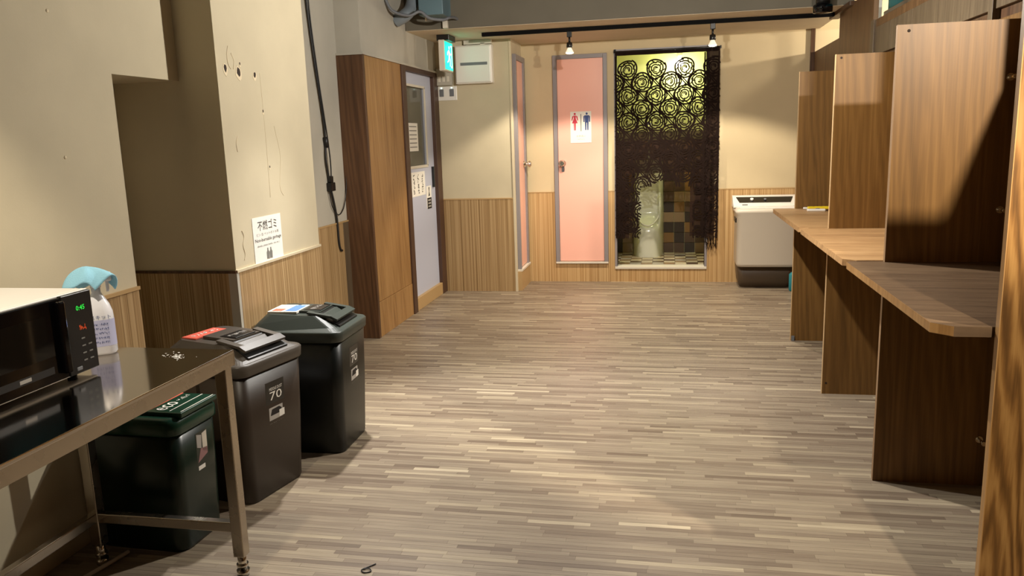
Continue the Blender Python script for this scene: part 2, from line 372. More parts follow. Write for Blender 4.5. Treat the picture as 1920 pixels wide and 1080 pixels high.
# pillar
wp = struct('wall_pillar', G().box(-2.6, -1.95, 3.28, 4.18, 0, ZC), 'plaster', 'beige square wall pillar with wood-look lower panel', 'pillar')
mk('wainscot', G().box(-2.50, -1.955, 3.272, 3.281, 0, ZW-.006), 'wains', wp)
mk('wainscot', G().box(-1.951, -1.943, 3.285, 4.176, 0, ZW-.006), 'wains', wp)
mk('cap_strip', G().box(-2.505, -1.945, 3.268, 3.281, ZW-.008, ZW+.004), 'bwood_dark', wp)
mk('cap_strip', G().box(-1.951, -1.939, 3.275, 4.18, ZW-.006, ZW+.006), 'corner', wp)
mk('corner_bead', G().box(-1.985, -1.942, 3.270, 3.290, 0, ZW-.008), 'plaster_grey', wp)
hg = G()
for yy, zz, r in ((3.463, 1.792, .016), (3.609, 1.79, .011), (3.35, 1.80, .012), (3.48, 1.83, .005), (3.66, 1.62, .005), (3.68, 1.35, .004)):
    pts = [(r*random.uniform(.7, 1.1)*math.cos(t), r*random.uniform(1., 1.7)*math.sin(t)) for t in [2*PI*i/9 for i in range(9)]]
    sc = [(1.7*a, 1.6*b-.006) for a, b in pts]
    mk('scuff', poly_on(G(), (-1.9498, yy, zz), (0, 1, 0), (0, 0, 1), sc, .0012), 'scuff', wp)
    mk('torn_hole', poly_on(G(), (-1.9498, yy, zz), (0, 1, 0), (0, 0, 1), pts, .0018), 'hole', wp)
for pts in (((3.39, 1.90), (3.375, 1.86), (3.38, 1.82), (3.40, 1.80)), ((3.41, 1.87), (3.43, 1.84), (3.42, 1.80)), ((3.40, 1.50), (3.385, 1.47), (3.39, 1.43)),
            ((3.36, 1.07), (3.375, 1.04), (3.36, 1.0), (3.372, .96), (3.36, .93)), ((3.66, 1.80), (3.665, 1.5), (3.66, 1.2)), ((3.76, 1.55), (3.80, 1.4), (3.77, 1.25), (3.80, 1.2))):
    mk('scratch', G().tube(spline([(-1.9495, a, b) for a, b in pts], 6), .0009 if pts[0][0] > 3.6 else .0022, 5), 'scuff', wp)
# recess wall
wr = struct('wall_recess', G().box(-2.45, -2.33, 4.18, 5.56, 0, ZC), 'plaster_grey', 'grey-beige recessed wall behind the pillar with hanging cables', 'wall')
mk('wainscot', G().box(-2.332, -2.324, 4.18, 5.40, 0, ZW), 'wains', wr)
mk('wainscot', G().box(-2.332, -2.322, 5.402, 5.50, 0, ZW), 'ply_grey', wr)
mk('cap_strip', G().box(-2.332, -2.318, 4.18, 5.50, ZW, ZW+.01), 'cap', wr)
# brown board wall
ww = struct('wall_boarded', G().box(-2.43, -2.15, 5.53, 6.34, 0, 2.07), 'bwood', 'brown stained board wall between the recess and the grey door', 'wall')
mk('corner_post', G().box(-2.335, -2.13, 5.495, 5.53, 0, 2.07, .004), 'bwood_dark', ww)
mk('board', G().box(-2.152, -2.14, 5.53, 6.335, .27, 2.07, .002), 'bwood', ww)
mk('base_board', G().box(-2.152, -2.136, 5.53, 6.335, 0, .268, .002), 'bwood', ww)
mk('ledge', G().box(-2.44, -2.125, 5.49, 7.385, 2.07, 2.085), 'plaster_grey', ww)
struct('wall_over_door', G().box(-2.45, -2.145, 5.51, YBLK, 2.085, ZC).box(-2.5, -2.30, 6.34, YBLK, 0, 2.09), 'plaster_grey', 'grey plaster above the boarded wall and grey door', 'wall')
# block and side wall
wb = struct('wall_block', G().box(-2.45, -1.43, YBLK, 8.05, 0, ZS+.02), 'plaster', 'beige wall block beside the pink side door, carrying the fuse box', 'wall')
mk('wainscot', G().box(-2.17, -1.432, YBLK-.008, YBLK+.001, 0, ZW), 'wains', wb)
mk('cap_strip', G().box(-2.17, -1.428, YBLK-.011, YBLK+.001, ZW, ZW+.012), 'cap', wb)
mk('corner_bead', G().box(-1.445, -1.424, YBLK-.012, YBLK+.012, 0, ZS), 'corner', wb)
mk('sill_block', G().box(-1.431, -1.39, YBLK+.03, YFAR-.02, 0, .185), 'cap', wb)
# far wall with opening
OX0, OX1, OZ0, OZ1 = -.505, .345, .15, 2.235
g = G().box(-1.43, OX0, YFAR, 8.05, 0, ZS+.02).box(OX1, 3.0, YFAR, 8.05, 0, ZC).box(OX0, OX1, YFAR, 8.05, 0, OZ0).box(OX0, OX1, YFAR, 8.05, OZ1, ZS+.02)
wf = struct('wall_far', g, 'plaster_warm', 'warm beige far wall with toilet door and curtained opening', 'wall')
for a, b in ((-1.428, -1.122), (-.592, -.527), (.357, 1.30)):
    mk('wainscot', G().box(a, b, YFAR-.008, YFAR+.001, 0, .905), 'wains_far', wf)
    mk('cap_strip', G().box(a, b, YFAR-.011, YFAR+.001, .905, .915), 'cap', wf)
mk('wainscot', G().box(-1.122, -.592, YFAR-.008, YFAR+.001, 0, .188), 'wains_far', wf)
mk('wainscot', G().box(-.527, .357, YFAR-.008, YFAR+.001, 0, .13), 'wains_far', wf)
fg = G().box(OX0-.022, OX0, YFAR-.015, 8.06, .13, 2.26).box(OX1, OX1+.022, YFAR-.015, 8.06, .13, 2.26).box(OX0-.022, OX1+.022, YFAR-.015, 8.06, OZ1, OZ1+.022)
mk('opening_frame', fg, 'greyf', wf)
mk('opening_sill', G().box(OX0-.022, OX1+.022, YFAR-.02, 8.06, .13, .155, .003), 'offwhite', wf)
mk('far_post', G().box(1.265, 1.30, YFAR-.03, YFAR, 0, ZS), 'bwood_dark', wf)
# toilet room behind the curtain
TZ = .16
wt = struct('wall_toilet', G().box(-.85, .65, 8.86, 8.95, 0, 2.5).box(-.92, -.84, 8.05, 8.95, 0, 2.5).box(.62, .70, 8.05, 8.95, 0, 2.5).box(-.92, .70, 8.05, 8.95, 2.42, 2.5),
            'urwall', 'yellow-green walls of the small toilet room behind the curtain', 'wall')
for i in range(13):
    for j in range(11):
        x0 = -.84+i*.112; z0 = TZ+j*.112
        mk('wall_tile', G().box(x0+.002, x0+.11, 8.845, 8.861, z0+.002, z0+.11, 0), random.choice(TILES[1:5]+[TILES[3], TILES[2]]), wt)
ft = struct('floor_toilet', G().box(-.85, .65, 8.05, 8.9, .1, TZ-.004), plain('grout', (120, 112, 100), .7), 'checkered tile floor of the small toilet room', 'floor')
for i in range(13):
    for j in range(8):
        x0 = -.84+i*.113; y0 = 8.055+j*.1
        mk('floor_tile', G().box(x0+.002, x0+.111, y0+.002, y0+.098, TZ-.005, TZ+.001), TILES[(0, 1, 5, 2)[(i+j) % 2*1+(2 if random.random() < .3 else 0)]] if True else None, ft)
# remaining shell
struct('wall_right', G().box(2.9, 3.0, -1.5, 8.0, 0, ZC), 'bwood_dark', 'unseen side wall behind the booth partition, dark wood to cut bounce light', 'wall')  # unseen; its dark tone is set to weaken indirect light
struct('wall_back', G().box(-2.6, 3.0, -1.56, -1.5, 0, ZC), 'bwood_dark', 'unseen wall behind the viewer, dark wood to cut bounce light', 'wall')  # also unseen and kept dark so little light bounces back

# booth back partition (runs along the right-hand side)
wq = struct('wall_booth', G().box(1.30, 1.33, .2, 2.705, 0, 1.82).box(1.30, 1.33, 2.705, 5.66, 0, 1.862), 'ply', 'plywood partition that backs the row of counter booths', 'partition')
mk('gap_shade_strip', G().box(1.316, 1.334, 2.705, 5.66, 1.86, 1.912), 'bwood_dark', wq)  # dark strip stands in for the shade inside the open gap
ys = [2.705, 3.24, 3.70, 4.1, 4.42, 4.86, 5.3, 5.66]
for a, b in zip(ys[:-1], ys[1:]):
    mk('upper_board', G().box(1.297, 1.325, a+.001, b-.001, 1.908, 2.08, .0015), 'ply_grey', wq)
mk('top_rail', G().box(1.299, 1.36, 2.705, 5.66, 2.08, 2.13, .002), 'ply_dark', wq)
mk('post', G().box(1.30, 1.336, 2.665, 2.705, 1.8, 2.13, .001), 'ply_grey', wq)
mk('post', G().box(1.285, 1.33, 3.685, 3.735, 1.83, ZC, .002), 'ply_grey', wq)
mk('post', G().box(1.285, 1.33, 5.66, 5.75, 0, 2.13, .002), 'ply_grey', wq)
mk('tall_board', G().box(1.30, 1.33, 5.75, 6.83, 0, ZC-.4), 'ply_dark', wq)
mk('head_board', G().box(1.27, 1.34, 6.35, 7.1, ZS-.03, ZS), 'bwood_dark', wq)
mk('low_board', G().box(1.30, 1.33, 6.83, YFAR-.002, 0, 2.145), 'ply_dark', wq)

def strokes(c, right, up, w, h, n, seed, t=.0018):
    """a row of small pen strokes for writing too small to read"""
    q = random.Random(seed); r, u = Vector(right).normalized(), Vector(up).normalized(); nr = r.cross(u); c = Vector(c); g = G()
    if nr.dot(Vector(CAM_POS)-c) < 0: nr = -nr
    for i in range(n):
        x = -w/2+w*(i+.5)/n
        for k in range(2):
            p0 = Vector((x+q.uniform(-.4, .4)*w/n, q.uniform(-.5, .5)*h)); p1 = Vector((x+q.uniform(-.4, .4)*w/n, q.uniform(-.5, .5)*h))
            if (p1-p0).length < 1e-4: continue
            d = (p1-p0).normalized(); m_ = Vector((-d.y, d.x))*t/2
            g.add([tuple(c+r*p.x+u*p.y+nr*.0008) for p in (p0+m_, p1+m_, p1-m_, p0-m_)], [(0, 1, 2, 3)])
    return g
CAM_POS = (0, 0, CAM_H)
# ================================================================== DOORS (setting)
X_, Y_, Z_ = (1, 0, 0), (0, 1, 0), (0, 0, 1); MX = (-1, 0, 0); MY = (0, -1, 0)
def door_thing(name, label, loc):
    return Thing(name, label, 'door', loc, kind='structure')
# grey-blue glazed door in the left wall
d1 = door_thing('door_1', 'pale blue-grey glazed door with paper notices in a dark frame', (-2.14, 6.85, 0))
d1.part('frame', G().box(-2.30, -2.125, 6.335, 6.43, 0, 2.07, .003).box(-2.30, -2.13, 7.24, 7.385, 0, 2.07, .003).box(-2.30, -2.13, 6.43, 7.24, 2.03, 2.07), 'frame_brown')
lf = d1.part('leaf', G().box(-2.20, -2.165, 6.43, 7.24, .11, 1.235).box(-2.20, -2.165, 6.43, 7.24, 1.925, 2.03).box(-2.20, -2.165, 6.43, 6.50, 1.235, 1.925).box(-2.20, -2.165, 7.03, 7.24, 1.235, 1.925), 'bluegrey')
d1.part('glazing_bead', G().box(-2.168, -2.158, 6.49, 7.04, 1.222, 1.245).box(-2.168, -2.158, 6.49, 7.04, 1.915, 1.935).box(-2.168, -2.158, 7.02, 7.045, 1.235, 1.925).box(-2.168, -2.158, 6.488, 6.505, 1.235, 1.925), 'offwhite', lf)
d1.part('pane', G().box(-2.186, -2.180, 6.49, 7.04, 1.23, 1.93), glass('pane_glass', (120, 116, 100), .45), lf)
d1.part('inner_blind', G().box(-2.26, -2.25, 6.45, 7.2, 1.2, 2.0).box(-2.25, -2.235, 6.62, 6.68, 1.2, 1.9).box(-2.25, -2.235, 6.80, 6.86, 1.2, 1.9), 'greyink')
d1.part('handle', G().box(-2.167, -2.140, 7.15, 7.175, 1.03, 1.22, .004), 'black', lf)
d1.part('sill', G().box(-2.30, -2.135, 6.43, 7.24, 0, .11, .003), 'cap')
# pink toilet door on the far wall
def knob(t, c, n, sub):
    c = Vector(c); n = Vector(n)
    k = t.part('knob', G().cyl(c, c+n*.012, .034, .03).cyl(c+n*.01, c+n*.045, .013).cyl(c+n*.042, c+n*.06, .022, .033).cyl(c+n*.06, c+n*.078, .033, .02), 'chrome', sub)
    return k
d2 = door_thing('door_2', 'pink toilet door with grey frame and round knob facing the room', (-.856, YFAR, 0))
d2.part('frame', G().box(-1.122, -1.082, YFAR-.03, YFAR+.01, .19, 2.232, .003).box(-.632, -.592, YFAR-.03, YFAR+.01, .19, 2.232, .003).box(-1.082, -.632, YFAR-.03, YFAR+.01, 2.192, 2.232, .003), 'greyf')
d2.part('threshold', G().box(-1.122, -.592, YFAR-.034, YFAR, .188, .206, .002), 'offwhite')
l2 = d2.part('leaf', G().box(-1.08, -.634, YFAR-.016, YFAR+.004, .212, 2.192, .002), 'pink')
knob(d2, (-1.038, YFAR-.016, 1.195), MY, l2)
d2.part('lock_plate', G().box(-1.05, -1.022, YFAR-.018, YFAR-.015, 1.11, 1.165, .002), 'greymetal', l2)
# pink side door
d3 = door_thing('door_3', 'pink side door in a grey frame next to the fuse box wall', (-1.43, 7.68, 0))
d3.part('frame', G().box(-1.43, -1.395, 7.845, 7.915, .19, 2.22, .003).box(-1.43, -1.395, 7.44, 7.48, .19, 2.22, .003).box(-1.43, -1.395, 7.48, 7.845, 2.17, 2.22, .003), 'greyf')
l3 = d3.part('leaf', G().box(-1.43, -1.41, 7.48, 7.845, .215, 2.17, .002), 'pink')
d3.part('threshold', G().box(-1.43, -1.385, 7.43, 7.92, .185, .205, .002), 'offwhite')
knob(d3, (-1.41, 7.80, 1.2), X_, l3)

# ================================================================== toilet sign, notices
s = Thing('toilet_sign', 'white sign with red woman and blue man figures on the pink door', 'sign', (-.8515, YFAR-.019, 1.39))
sy0 = YFAR-.0185
s.part('plate', quad_on(G(), (-.8515, sy0, 1.541), X_, Z_, .205, .302, .0025), 'paper')
sy = sy0-.0026
def figure(t, cx, cz, k, woman, mat):
    g = G(); P = lambda pts: poly_on(g, (cx, sy, cz), X_, Z_, [(a*k, b*k) for a, b in pts], .0008)
    P([(.105*math.cos(i*PI/7), .86+.115*math.sin(i*PI/7)) for i in range(14)])
    if woman:
        P([(-.12, .70), (.12, .70), (.10, .42), (.28, -.05), (-.28, -.05), (-.10, .42)]); P([(-.12, .70), (-.14, .56), (-.26, .2), (-.34, .22), (-.26, .62)][::1]); P([(.12, .70), (.26, .62), (.34, .22), (.26, .2), (.14, .56)])
        P([(-.11, -.05), (-.01, -.05), (-.01, -.75), (-.09, -.75)]); P([(.01, -.05), (.11, -.05), (.09, -.75), (.01, -.75)])
    else:
        P([(-.20, .70), (.20, .70), (.18, -.02), (-.18, -.02)]); P([(-.20, .70), (-.22, .05), (-.33, .05), (-.33, .60)]); P([(.20, .70), (.33, .60), (.33, .05), (.22, .05)])
        P([(-.18, -.02), (-.03, -.02), (-.05, -.75), (-.16, -.75)]); P([(.03, -.02), (.18, -.02), (.16, -.75), (.05, -.75)])
    t.part('woman_figure' if woman else 'man_figure', g, mat)
figure(s, -.910, 1.585, .098, True, 'crimson'); figure(s, -.793, 1.585, .098, False, 'navy')
s.part('divider', quad_on(G(), (-.850, sy, 1.585), X_, Z_, .008, .165, .0006), 'greyink')
s.text('お手洗い', (-.8515, sy, 1.455), X_, Z_, .085, .02, 'greyink'); s.part('small_print', strokes((-.8515, sy, 1.425), X_, Z_, .075, .012, 9, 5), 'greyink')

xp = -1.9492
s = Thing('garbage_notice', 'white paper notice for non-burnable garbage taped to the pillar', 'notice', (xp, 3.60, .888))
R_ = Vector((0, 1, 0)); cN = lambda y, z: (xp, y, z)
s.part('sheet', quad_on(G(), cN(3.60, 1.002), R_, Z_, .285, .226, .0012), 'paper')
xt = xp+.0013
T_ = lambda st, y, z, w, h, m='ink': s.text(st, (xt, y, z), R_, Z_, w, h, m)
T_('不燃ゴミ', 3.60, 1.072, .19, .048); T_('ビン 缶 ペットボトル等', 3.60, 1.030, .22, .015, 'greyink')
T_('Non-burnable garbage', 3.602, 1.001, .262, .022); T_('(bottle, plastic bottle, can, etc.)', 3.60, .974, .22, .012, 'greyink')
g = G()
for yy in (3.585, 3.615):
    poly_on(g, (xt, yy, .928), R_, Z_, [(-.014, -.024), (.012, -.026), (.014, .008), (.006, .018), (.005, .03), (-.005, .03), (-.006, .018), (-.014, .008)], .0006)
s.part('bottle_drawing', g, 'greyink')

xd = -2.1645
s = Thing('handwritten_notice', 'white handwritten notice taped below the glass of the grey door', 'notice', (xd, 6.73, .98))
s.part('sheet', quad_on(G(), (xd, 6.73, 1.085), R_, Z_, .40, .21, .0012), 'paper')
for k, yy in enumerate((6.85, 6.73, 6.61)):
    s.part('handwriting', strokes((xd+.0013, yy, 1.085), (0, 0, -1), (0, 1, 0), .17, .05, 11, 20+k, .007), 'ink')
s = Thing('black_tag_notice', 'small white and black notice under the handle of the grey door', 'notice', (xd, 7.03, .84))
s.part('sheet', quad_on(G(), (xd, 7.03, .95), R_, Z_, .15, .20, .0012), 'paper')
s.part('black_panel', quad_on(G(), (xd+.0012, 7.035, .892), R_, Z_, .13, .10, .0006), 'ink')
for k in range(3): s.part('white_bar', quad_on(G(), (xd+.0019, 7.035, .92-k*.028), R_, Z_, .085, .014, .0005), 'silverprint')
g = G(); poly_on(g, (xd+.0012, 7.03, .995), R_, Z_, [(-.02, -.04), (.025, -.035), (.012, .0), (.02, .045), (-.008, .04), (0, 0)], .0006); s.part('drawing', g, 'ink')
s = Thing('glass_notice', 'printed white sheet stuck on the glass of the grey door', 'notice', (-2.1795, 6.70, 1.36))
s.part('sheet', quad_on(G(), (-2.1795, 6.70, 1.49), R_, Z_, .27, .24, .0012), 'paper')
for k in range(6): s.part('print_line', quad_on(G(), (-2.1780, 6.70, 1.58-k*.035), R_, Z_, .2, .008, .0004), 'greyink')

# ================================================================== fuse box, switches, exit sign
yb = YBLK
s = Thing('fuse_box', 'white square fuse box mounted high on the beige block wall', 'fuse box', (-1.765, yb, 1.96))
s.part('body', G().box(-1.938, -1.591, yb-.085, yb+.001, 1.961, 2.302, .008), 'white')
s.part('cover', G().box(-1.930, -1.599, yb-.10, yb-.08, 1.969, 2.294, .01), 'white')
s.part('slot', G().box(-1.884, -1.63, yb-.102, yb-.098, 2.122, 2.148, .002), 'greymetal')
s.part('trunking', G().box(-1.86, -1.60, yb-.05, yb, 2.31, 2.349, .004).box(-1.70, -1.66, yb-.05, yb, 2.29, 2.32), 'offwhite')
s.part('conduit', G().tube([(-1.84, yb-.03, 2.29), (-1.842, yb-.03, 2.349)], .008), 'black')
s = Thing('control_box', 'beige control box with small lamps above the light switches', 'control box', (-2.07, yb, 1.955))
s.part('body', G().box(-2.14, -1.985, yb-.04, yb+.001, 1.958, 2.113, .006), 'plaster_grey')
for k in range(3): s.part('button', G().box(-2.12+k*.042, -2.095+k*.042, yb-.044, yb-.038, 1.99, 2.04, .003), 'offwhite')
s = Thing('light_switch', 'white double light switch plate with dark rockers', 'light switch', (-2.05, yb, 1.82))
s.part('plate', G().box(-2.145, -1.95, yb-.014, yb+.001, 1.821, 1.95, .004), 'white')
for x0 in (-2.118, -2.02): 
    r = s.part('rocker', G().box(x0, x0+.042, yb-.02, yb-.012, 1.858, 1.925, .003), 'greymetal')
    s.part('pilot_lamp', G().box(x0+.016, x0+.026, yb-.022, yb-.019, 1.932, 1.94), 'exitwhite', r)
s = Thing('exit_sign', 'green lit emergency exit sign hanging from the lowered ceiling', 'exit sign', (-1.925, 6.97, 2.05))
s.part('mount', G().box(-1.975, -1.865, 6.86, 7.08, 2.302, ZS+.001, .004), 'black')
s.part('housing', G().box(-1.955, -1.902, 6.835, 7.105, 2.048, 2.306, .006), 'offwhite')
fc = s.part('face', G().box(-1.9025, -1.899, 6.848, 7.092, 2.062, 2.294), 'exitgreen')
g = G(); xe = -1.8988; PO = lambda pts: poly_on(g, (xe, 6.97, 2.178), R_, Z_, [(a*.1, b*.1) for a, b in pts], .0006)
PO([(.1+.14*math.cos(i*PI/6), .72+.14*math.sin(i*PI/6)) for i in range(12)])
PO([(-.15, .5), (.12, .52), (.2, .0), (-.1, -.05)]); PO([(-.15, .5), (-.5, .3), (-.55, .05), (-.42, .05), (-.38, .22), (-.1, .3)]); PO([(.12, .5), (.45, .2), (.62, .3), (.6, .18), (.42, .05), (.15, .25)])
PO([(.2, 0), (.0, -.05), (.25, -.4), (.2, -.85), (.35, -.85), (.42, -.38)]); PO([(-.1, -.05), (.08, -.05), (-.15, -.45), (-.55, -.6), (-.55, -.48), (-.25, -.35)])
s.part('running_figure', g, 'exitwhite', fc)
g = G(); PO([(.62, .95), (.98, .95), (.98, -.95), (.62, -.95), (.62, -.8), (.84, -.8), (.84, .8), (.62, .8)]); s.part('doorway_mark', g, 'exitwhite', fc)
# ceiling corner services
s = Thing('junction_box', 'blue-grey ceiling box with a short white stub at the dropped ceiling edge', 'junction box', (-1.86, 6.42, 2.42))
s.part('body', G().box(-1.95, -1.75, 6.30, 6.549, 2.43, 2.70, .006), plain('duct_blue', (96, 120, 128), .5))
s.part('stub', G().box(-1.815, -1.775, 6.50, 6.549, 2.352, 2.432, .003), 'offwhite')
s.part('clip', G().cyl((-1.90, 6.33, 2.39), (-1.90, 6.33, 2.432), .008), 'offwhite')
tag(mk('loose_cable', G().tube(spline([(-2.139, 6.05, 2.55), (-2.10, 6.1, 2.45), (-2.0, 6.2, 2.42), (-1.92, 6.24, 2.45), (-1.85, 6.26, 2.40), (-1.75, 6.28, 2.385), (-1.70, 6.30, 2.40), (-1.70, 6.45, 2.42), (-1.70, 6.551, 2.42)], 8), .012), 'greymetal'),
    'grey cable looping below the ceiling box by the dropped ceiling', 'cable')
tag(mk('vent_hose', G().tube(spline([(-2.145, 6.3, 2.40), (-2.06, 6.3, 2.44), (-2.03, 6.36, 2.50), (-2.015, 6.40, 2.60), (-2.015, 6.42, 2.705)], 10), .05, 12), plain('hose_grey', (120, 128, 134), .5)),
    'short grey flexible hose rising from the wall to the ceiling beside the ceiling box', 'hose')

# ================================================================== track lights
def track(name, label, y, z, x0, x1, bulbs, group, labs, dz, hang=None):
    t = Thing(name, label, 'light rail', ((x0+x1)/2, y, z))
    t.part('rail', G().box(x0, x1, y-.017, y+.017, z, z+.03, .002), 'matteblack')
    if hang:
        for xx in hang: t.part('hanger', G().cyl((xx, y, z+.029), (xx, y, ZC+.001), .006, n=8), 'black')
    for (bx, by, bz), lab in zip(bulbs, labs):
        b = Thing('track_spotlight', lab, 'spotlight', (bx, by, z), group=group)
        b.part('adapter', G().box(bx-.02, bx+.02, by-.016, by+.016, z-.045, z+.001, .003), 'black')
        b.part('stem', G().cyl((bx, by, z-.09), (bx, by, z-.044), .009, n=10), 'black')
        b.part('socket', G().lathe((bx, by, z), [(.012, -.084), (.024, -.09), (.026, -.125), (.022, -.13)], 16), 'black')
        bl = b.part('bulb', G().lathe((bx, by, z), [(.016, -.128), (.02, -.14), (.034, -.165), (.036, -.172)], 18), 'bulbglass')
        b.part('bulb_lens', G().lathe((bx, by, z), [(.034, -.170), (.028, -.176), (.012, -.180), (.002, -.181)], 18), 'bulb', bl)
track('light_rail', 'long black light rail under the dropped ceiling', 6.9, 2.318, -1.58, 1.27, [(-.828, 6.9, 0), (.342, 6.9, 0)], None,
      ['black spotlight with lit bulb in front of the pink toilet door', 'black spotlight with lit bulb in front of the dark lace curtain'], 0)
track('light_rail', 'black light rail hung from the main ceiling above the bins', 4.0, 2.47, -1.9, .6, [(-1.6, 4.0, 0), (-.15, 4.0, 0)], None,
      ['black spotlight above the bins beside the pillar', 'black spotlight above the middle of the strip floor'], 0, (-1.7, -.7, .4))
for xx in (-1.2, 0, 1.0):
    pass
s = Thing('ceiling_speaker', 'black round drum fixture at the booth end of the light rail', 'fixture', (1.10, 6.42, 2.27))
s.part('drum', G().lathe((1.10, 6.42, 2.285), [(.05, 0), (.068, .004), (.07, .05), (.066, .06)], 24), 'blackgloss')
s.part('neck', G().lathe((1.10, 6.42, 2.34), [(.05, 0), (.052, .06), (.045, .08)], 20), 'black')
s.part('bracket', G().box(1.06, 1.14, 6.40, 6.552, 2.40, 2.44, .003), 'black')

# ================================================================== lace curtain over the opening
def ribbon(g, pts, w, y):
    P = [Vector((p[0], p[1])) for p in pts]; n = len(P); A = []; B = []
    for i in range(n):
        d = P[min(i+1, n-1)]-P[max(i-1, 0)]
        if d.length < 1e-6: d = Vector((1, 0))
        d.normalize(); q = Vector((-d.y, d.x))*w/2
        yy = y(P[i].x, P[i].y)
        A.append((P[i].x+q.x, yy, P[i].y+q.y)); B.append((P[i].x-q.x, yy, P[i].y-q.y))
    g.grid([A, B], False)
CX0, CX1, CZ0, CZ1 = -.515, .46, .443, 2.238
fold = lambda x, z: YFAR-.045+.010*math.sin(x*23+1.3*math.sin(z*1.5))*(1.3-.35*z)+(.012*math.sin(x*95) if x > .33 else 0)
cur = Thing('lace_curtain', 'dark brown doorway curtain with rose lace pattern and split hem', 'curtain', (-.03, YFAR-.045, CZ0))
cur.part('rod', G().cyl((CX0-.01, YFAR-.045, 2.232), (CX1+.01, YFAR-.045, 2.232), .009).box(CX0-.012, CX0, YFAR-.05, YFAR, 2.22, 2.245).box(CX1, CX1+.012, YFAR-.05, YFAR, 2.22, 2.245), 'black')
def sheet(g, x0, x1, z0, z1, dy=0., nx=None):
    nx = nx or max(2, int((x1-x0)/.012)); nz = max(2, int((z1-z0)/.06))
    g.grid([[(x0+(x1-x0)*i/nx, fold(x0+(x1-x0)*i/nx, z0+(z1-z0)*j/nz)+dy, z0+(z1-z0)*j/nz) for i in range(nx+1)] for j in range(nz+1)])
hb = G(); sheet(hb, CX0, CX1, 2.195, CZ1); cur.part('heading', hb, 'lace')
cl = G(); sheet(cl, CX0, CX1, 1.08, 1.475, .006); sheet(cl, CX0, -.385, CZ0, 1.08, .006); sheet(cl, .335, CX1, 1.475, 2.20, .006); sheet(cl, .20, CX1-.03, CZ0+.02, 1.08, .008)
cur.part('cloth_panels', cl, 'cloth_dark')
eg = G()
for x in (CX0+.006, .325, CX1-.006): ribbon(eg, [(x, CZ0+.0+k*.05) for k in range(36)], .014, lambda a, b: fold(a, b)-.002)
cur.part('selvedge', eg, 'lace')
lg = G(); rr = random.Random(3)
lf_ = lambda a, b: fold(min(max(a, CX0), CX1), b)-.003
def inside(x, z):
    if not (CX0-.005 < x < CX1+.005 and CZ0-.005 < z < 2.15): return False
    if -.265 < x < .225: return z > 1.0 - (.06 if (x < -.1 or x > .05) else 0)
    return True
def rose(cx, cz):
    ph = rr.random()*6.28
    def arc(r, a0, a1, w, sq=.0):
        n = max(5, int(abs(a1-a0)*5)); pts = []
        for i in range(n+1):
            a = a0+(a1-a0)*i/n; q = r*1.2*(1+.045*math.sin(3*a+ph)+sq*(i/n-.5))
            p = (cx+q*math.cos(a), cz+q*math.sin(a))
            if inside(*p): pts.append(p)
            else:
                if len(pts) > 2: ribbon(lg, pts, w, lf_)
                pts = []
        if len(pts) > 2: ribbon(lg, pts, w, lf_)
    arc(.073, ph, ph+2.4, .015, .12); arc(.073, ph+2.1, ph+4.5, .015, .12); arc(.073, ph+4.2, ph+6.5, .015, .12)
    arc(.054, ph+1, ph+3.3, .013, .16); arc(.054, ph+3.0, ph+5.4, .013, .16); arc(.054, ph+5.1, ph+7.4, .013, .16)
    arc(.035, ph+.5, ph+3.2, .012, .2); arc(.035, ph+2.9, ph+5.6, .012, .2); arc(.034, ph+5.3, ph+7, .012, .2)
    arc(.019, ph, ph+4.6, .010, .6); arc(.009, ph, ph+3.5, .008, .5)
    for k in range(6):
        a = ph+k*PI/3+.2
        p = [(cx+r*math.cos(a+.25*(r-.05)/.02), cz+r*math.sin(a+.25*(r-.05)/.02)) for r in (.050, .058, .066, .074, .084)]
        if all(inside(*q) for q in p): ribbon(lg, p, .010, lf_)
PX, PZ = .133, .245
for i in range(9):
    for j in range(9):
        cx = CX0-.01+i*PX; cz = 2.06-j*PZ-(PZ/2 if i % 2 == 0 else 0)
        if cz < .36: continue
        rose(cx, cz)
        for sgn in (-1, 1):   # leaf diamonds between the roses of one column
            for (a, b, c) in (((cx-.05, cz-PZ/2+.06), (cx-.012*sgn, cz-PZ/2), (cx+.05, cz-PZ/2-.06)), ((cx-.055*sgn, cz-PZ/2-.05), (cx-.03*sgn, cz-PZ/2), (cx-.055*sgn, cz-PZ/2+.05))):
                pts = [tuple(v[:2]) for v in spline([(*a, 0), (*b, 0), (*c, 0)], 5)]
                if all(inside(*q) for q in pts): ribbon(lg, pts, .011, lf_)
lo = cur.part('rose_lace', lg, 'lace'); lo['kind'] = 'stuff'
fr = G()
for k in range(26):
    x = .34+k*.0045; ribbon(fr, [(x, CZ0+.02), (x+rr.uniform(-.01, .015), CZ0-.04), (x+rr.uniform(-.02, .04), CZ0-.06-rr.random()*.06)], .004, lambda a, b: YFAR-.05)
cur.part('frayed_hem', fr, 'lace')['kind'] = 'stuff'
# urinal
u = Thing('urinal', 'tall white ceramic floor-standing urinal behind the lace curtain', 'urinal', (-.22, 8.60, TZ))
def sm(a, b, x): t = min(1, max(0, (x-a)/(b-a))); return t*t*(3-2*t)
rows = []
for j in range(29):
    z = TZ+.0+1.02*j/28; row = []
    hw = .165-.012*sm(.5, 1.1, z)
    wing = .36*(1-sm(.50, 1.05, z)*.62); inner = .36 if z < .46 else .36-.24*sm(.46, .60, z)
    for i in range(33):
        q = -1+2*i/32; base = math.sqrt(max(0, 1-abs(q)**3.2)); k = sm(.60, .78, abs(q))
        row.append((-.22+hw*q, 8.84-base*(inner*(1-k)+wing*k), z))
    rows.append(row)
g = G().grid(rows); g.add([rows[-1][i] for i in range(33)]+[(-.22+.153, 8.844, rows[-1][0][2]), (-.22-.153, 8.844, rows[-1][0][2])], [list(range(35))])
u.part('bowl', g, 'ceramic')
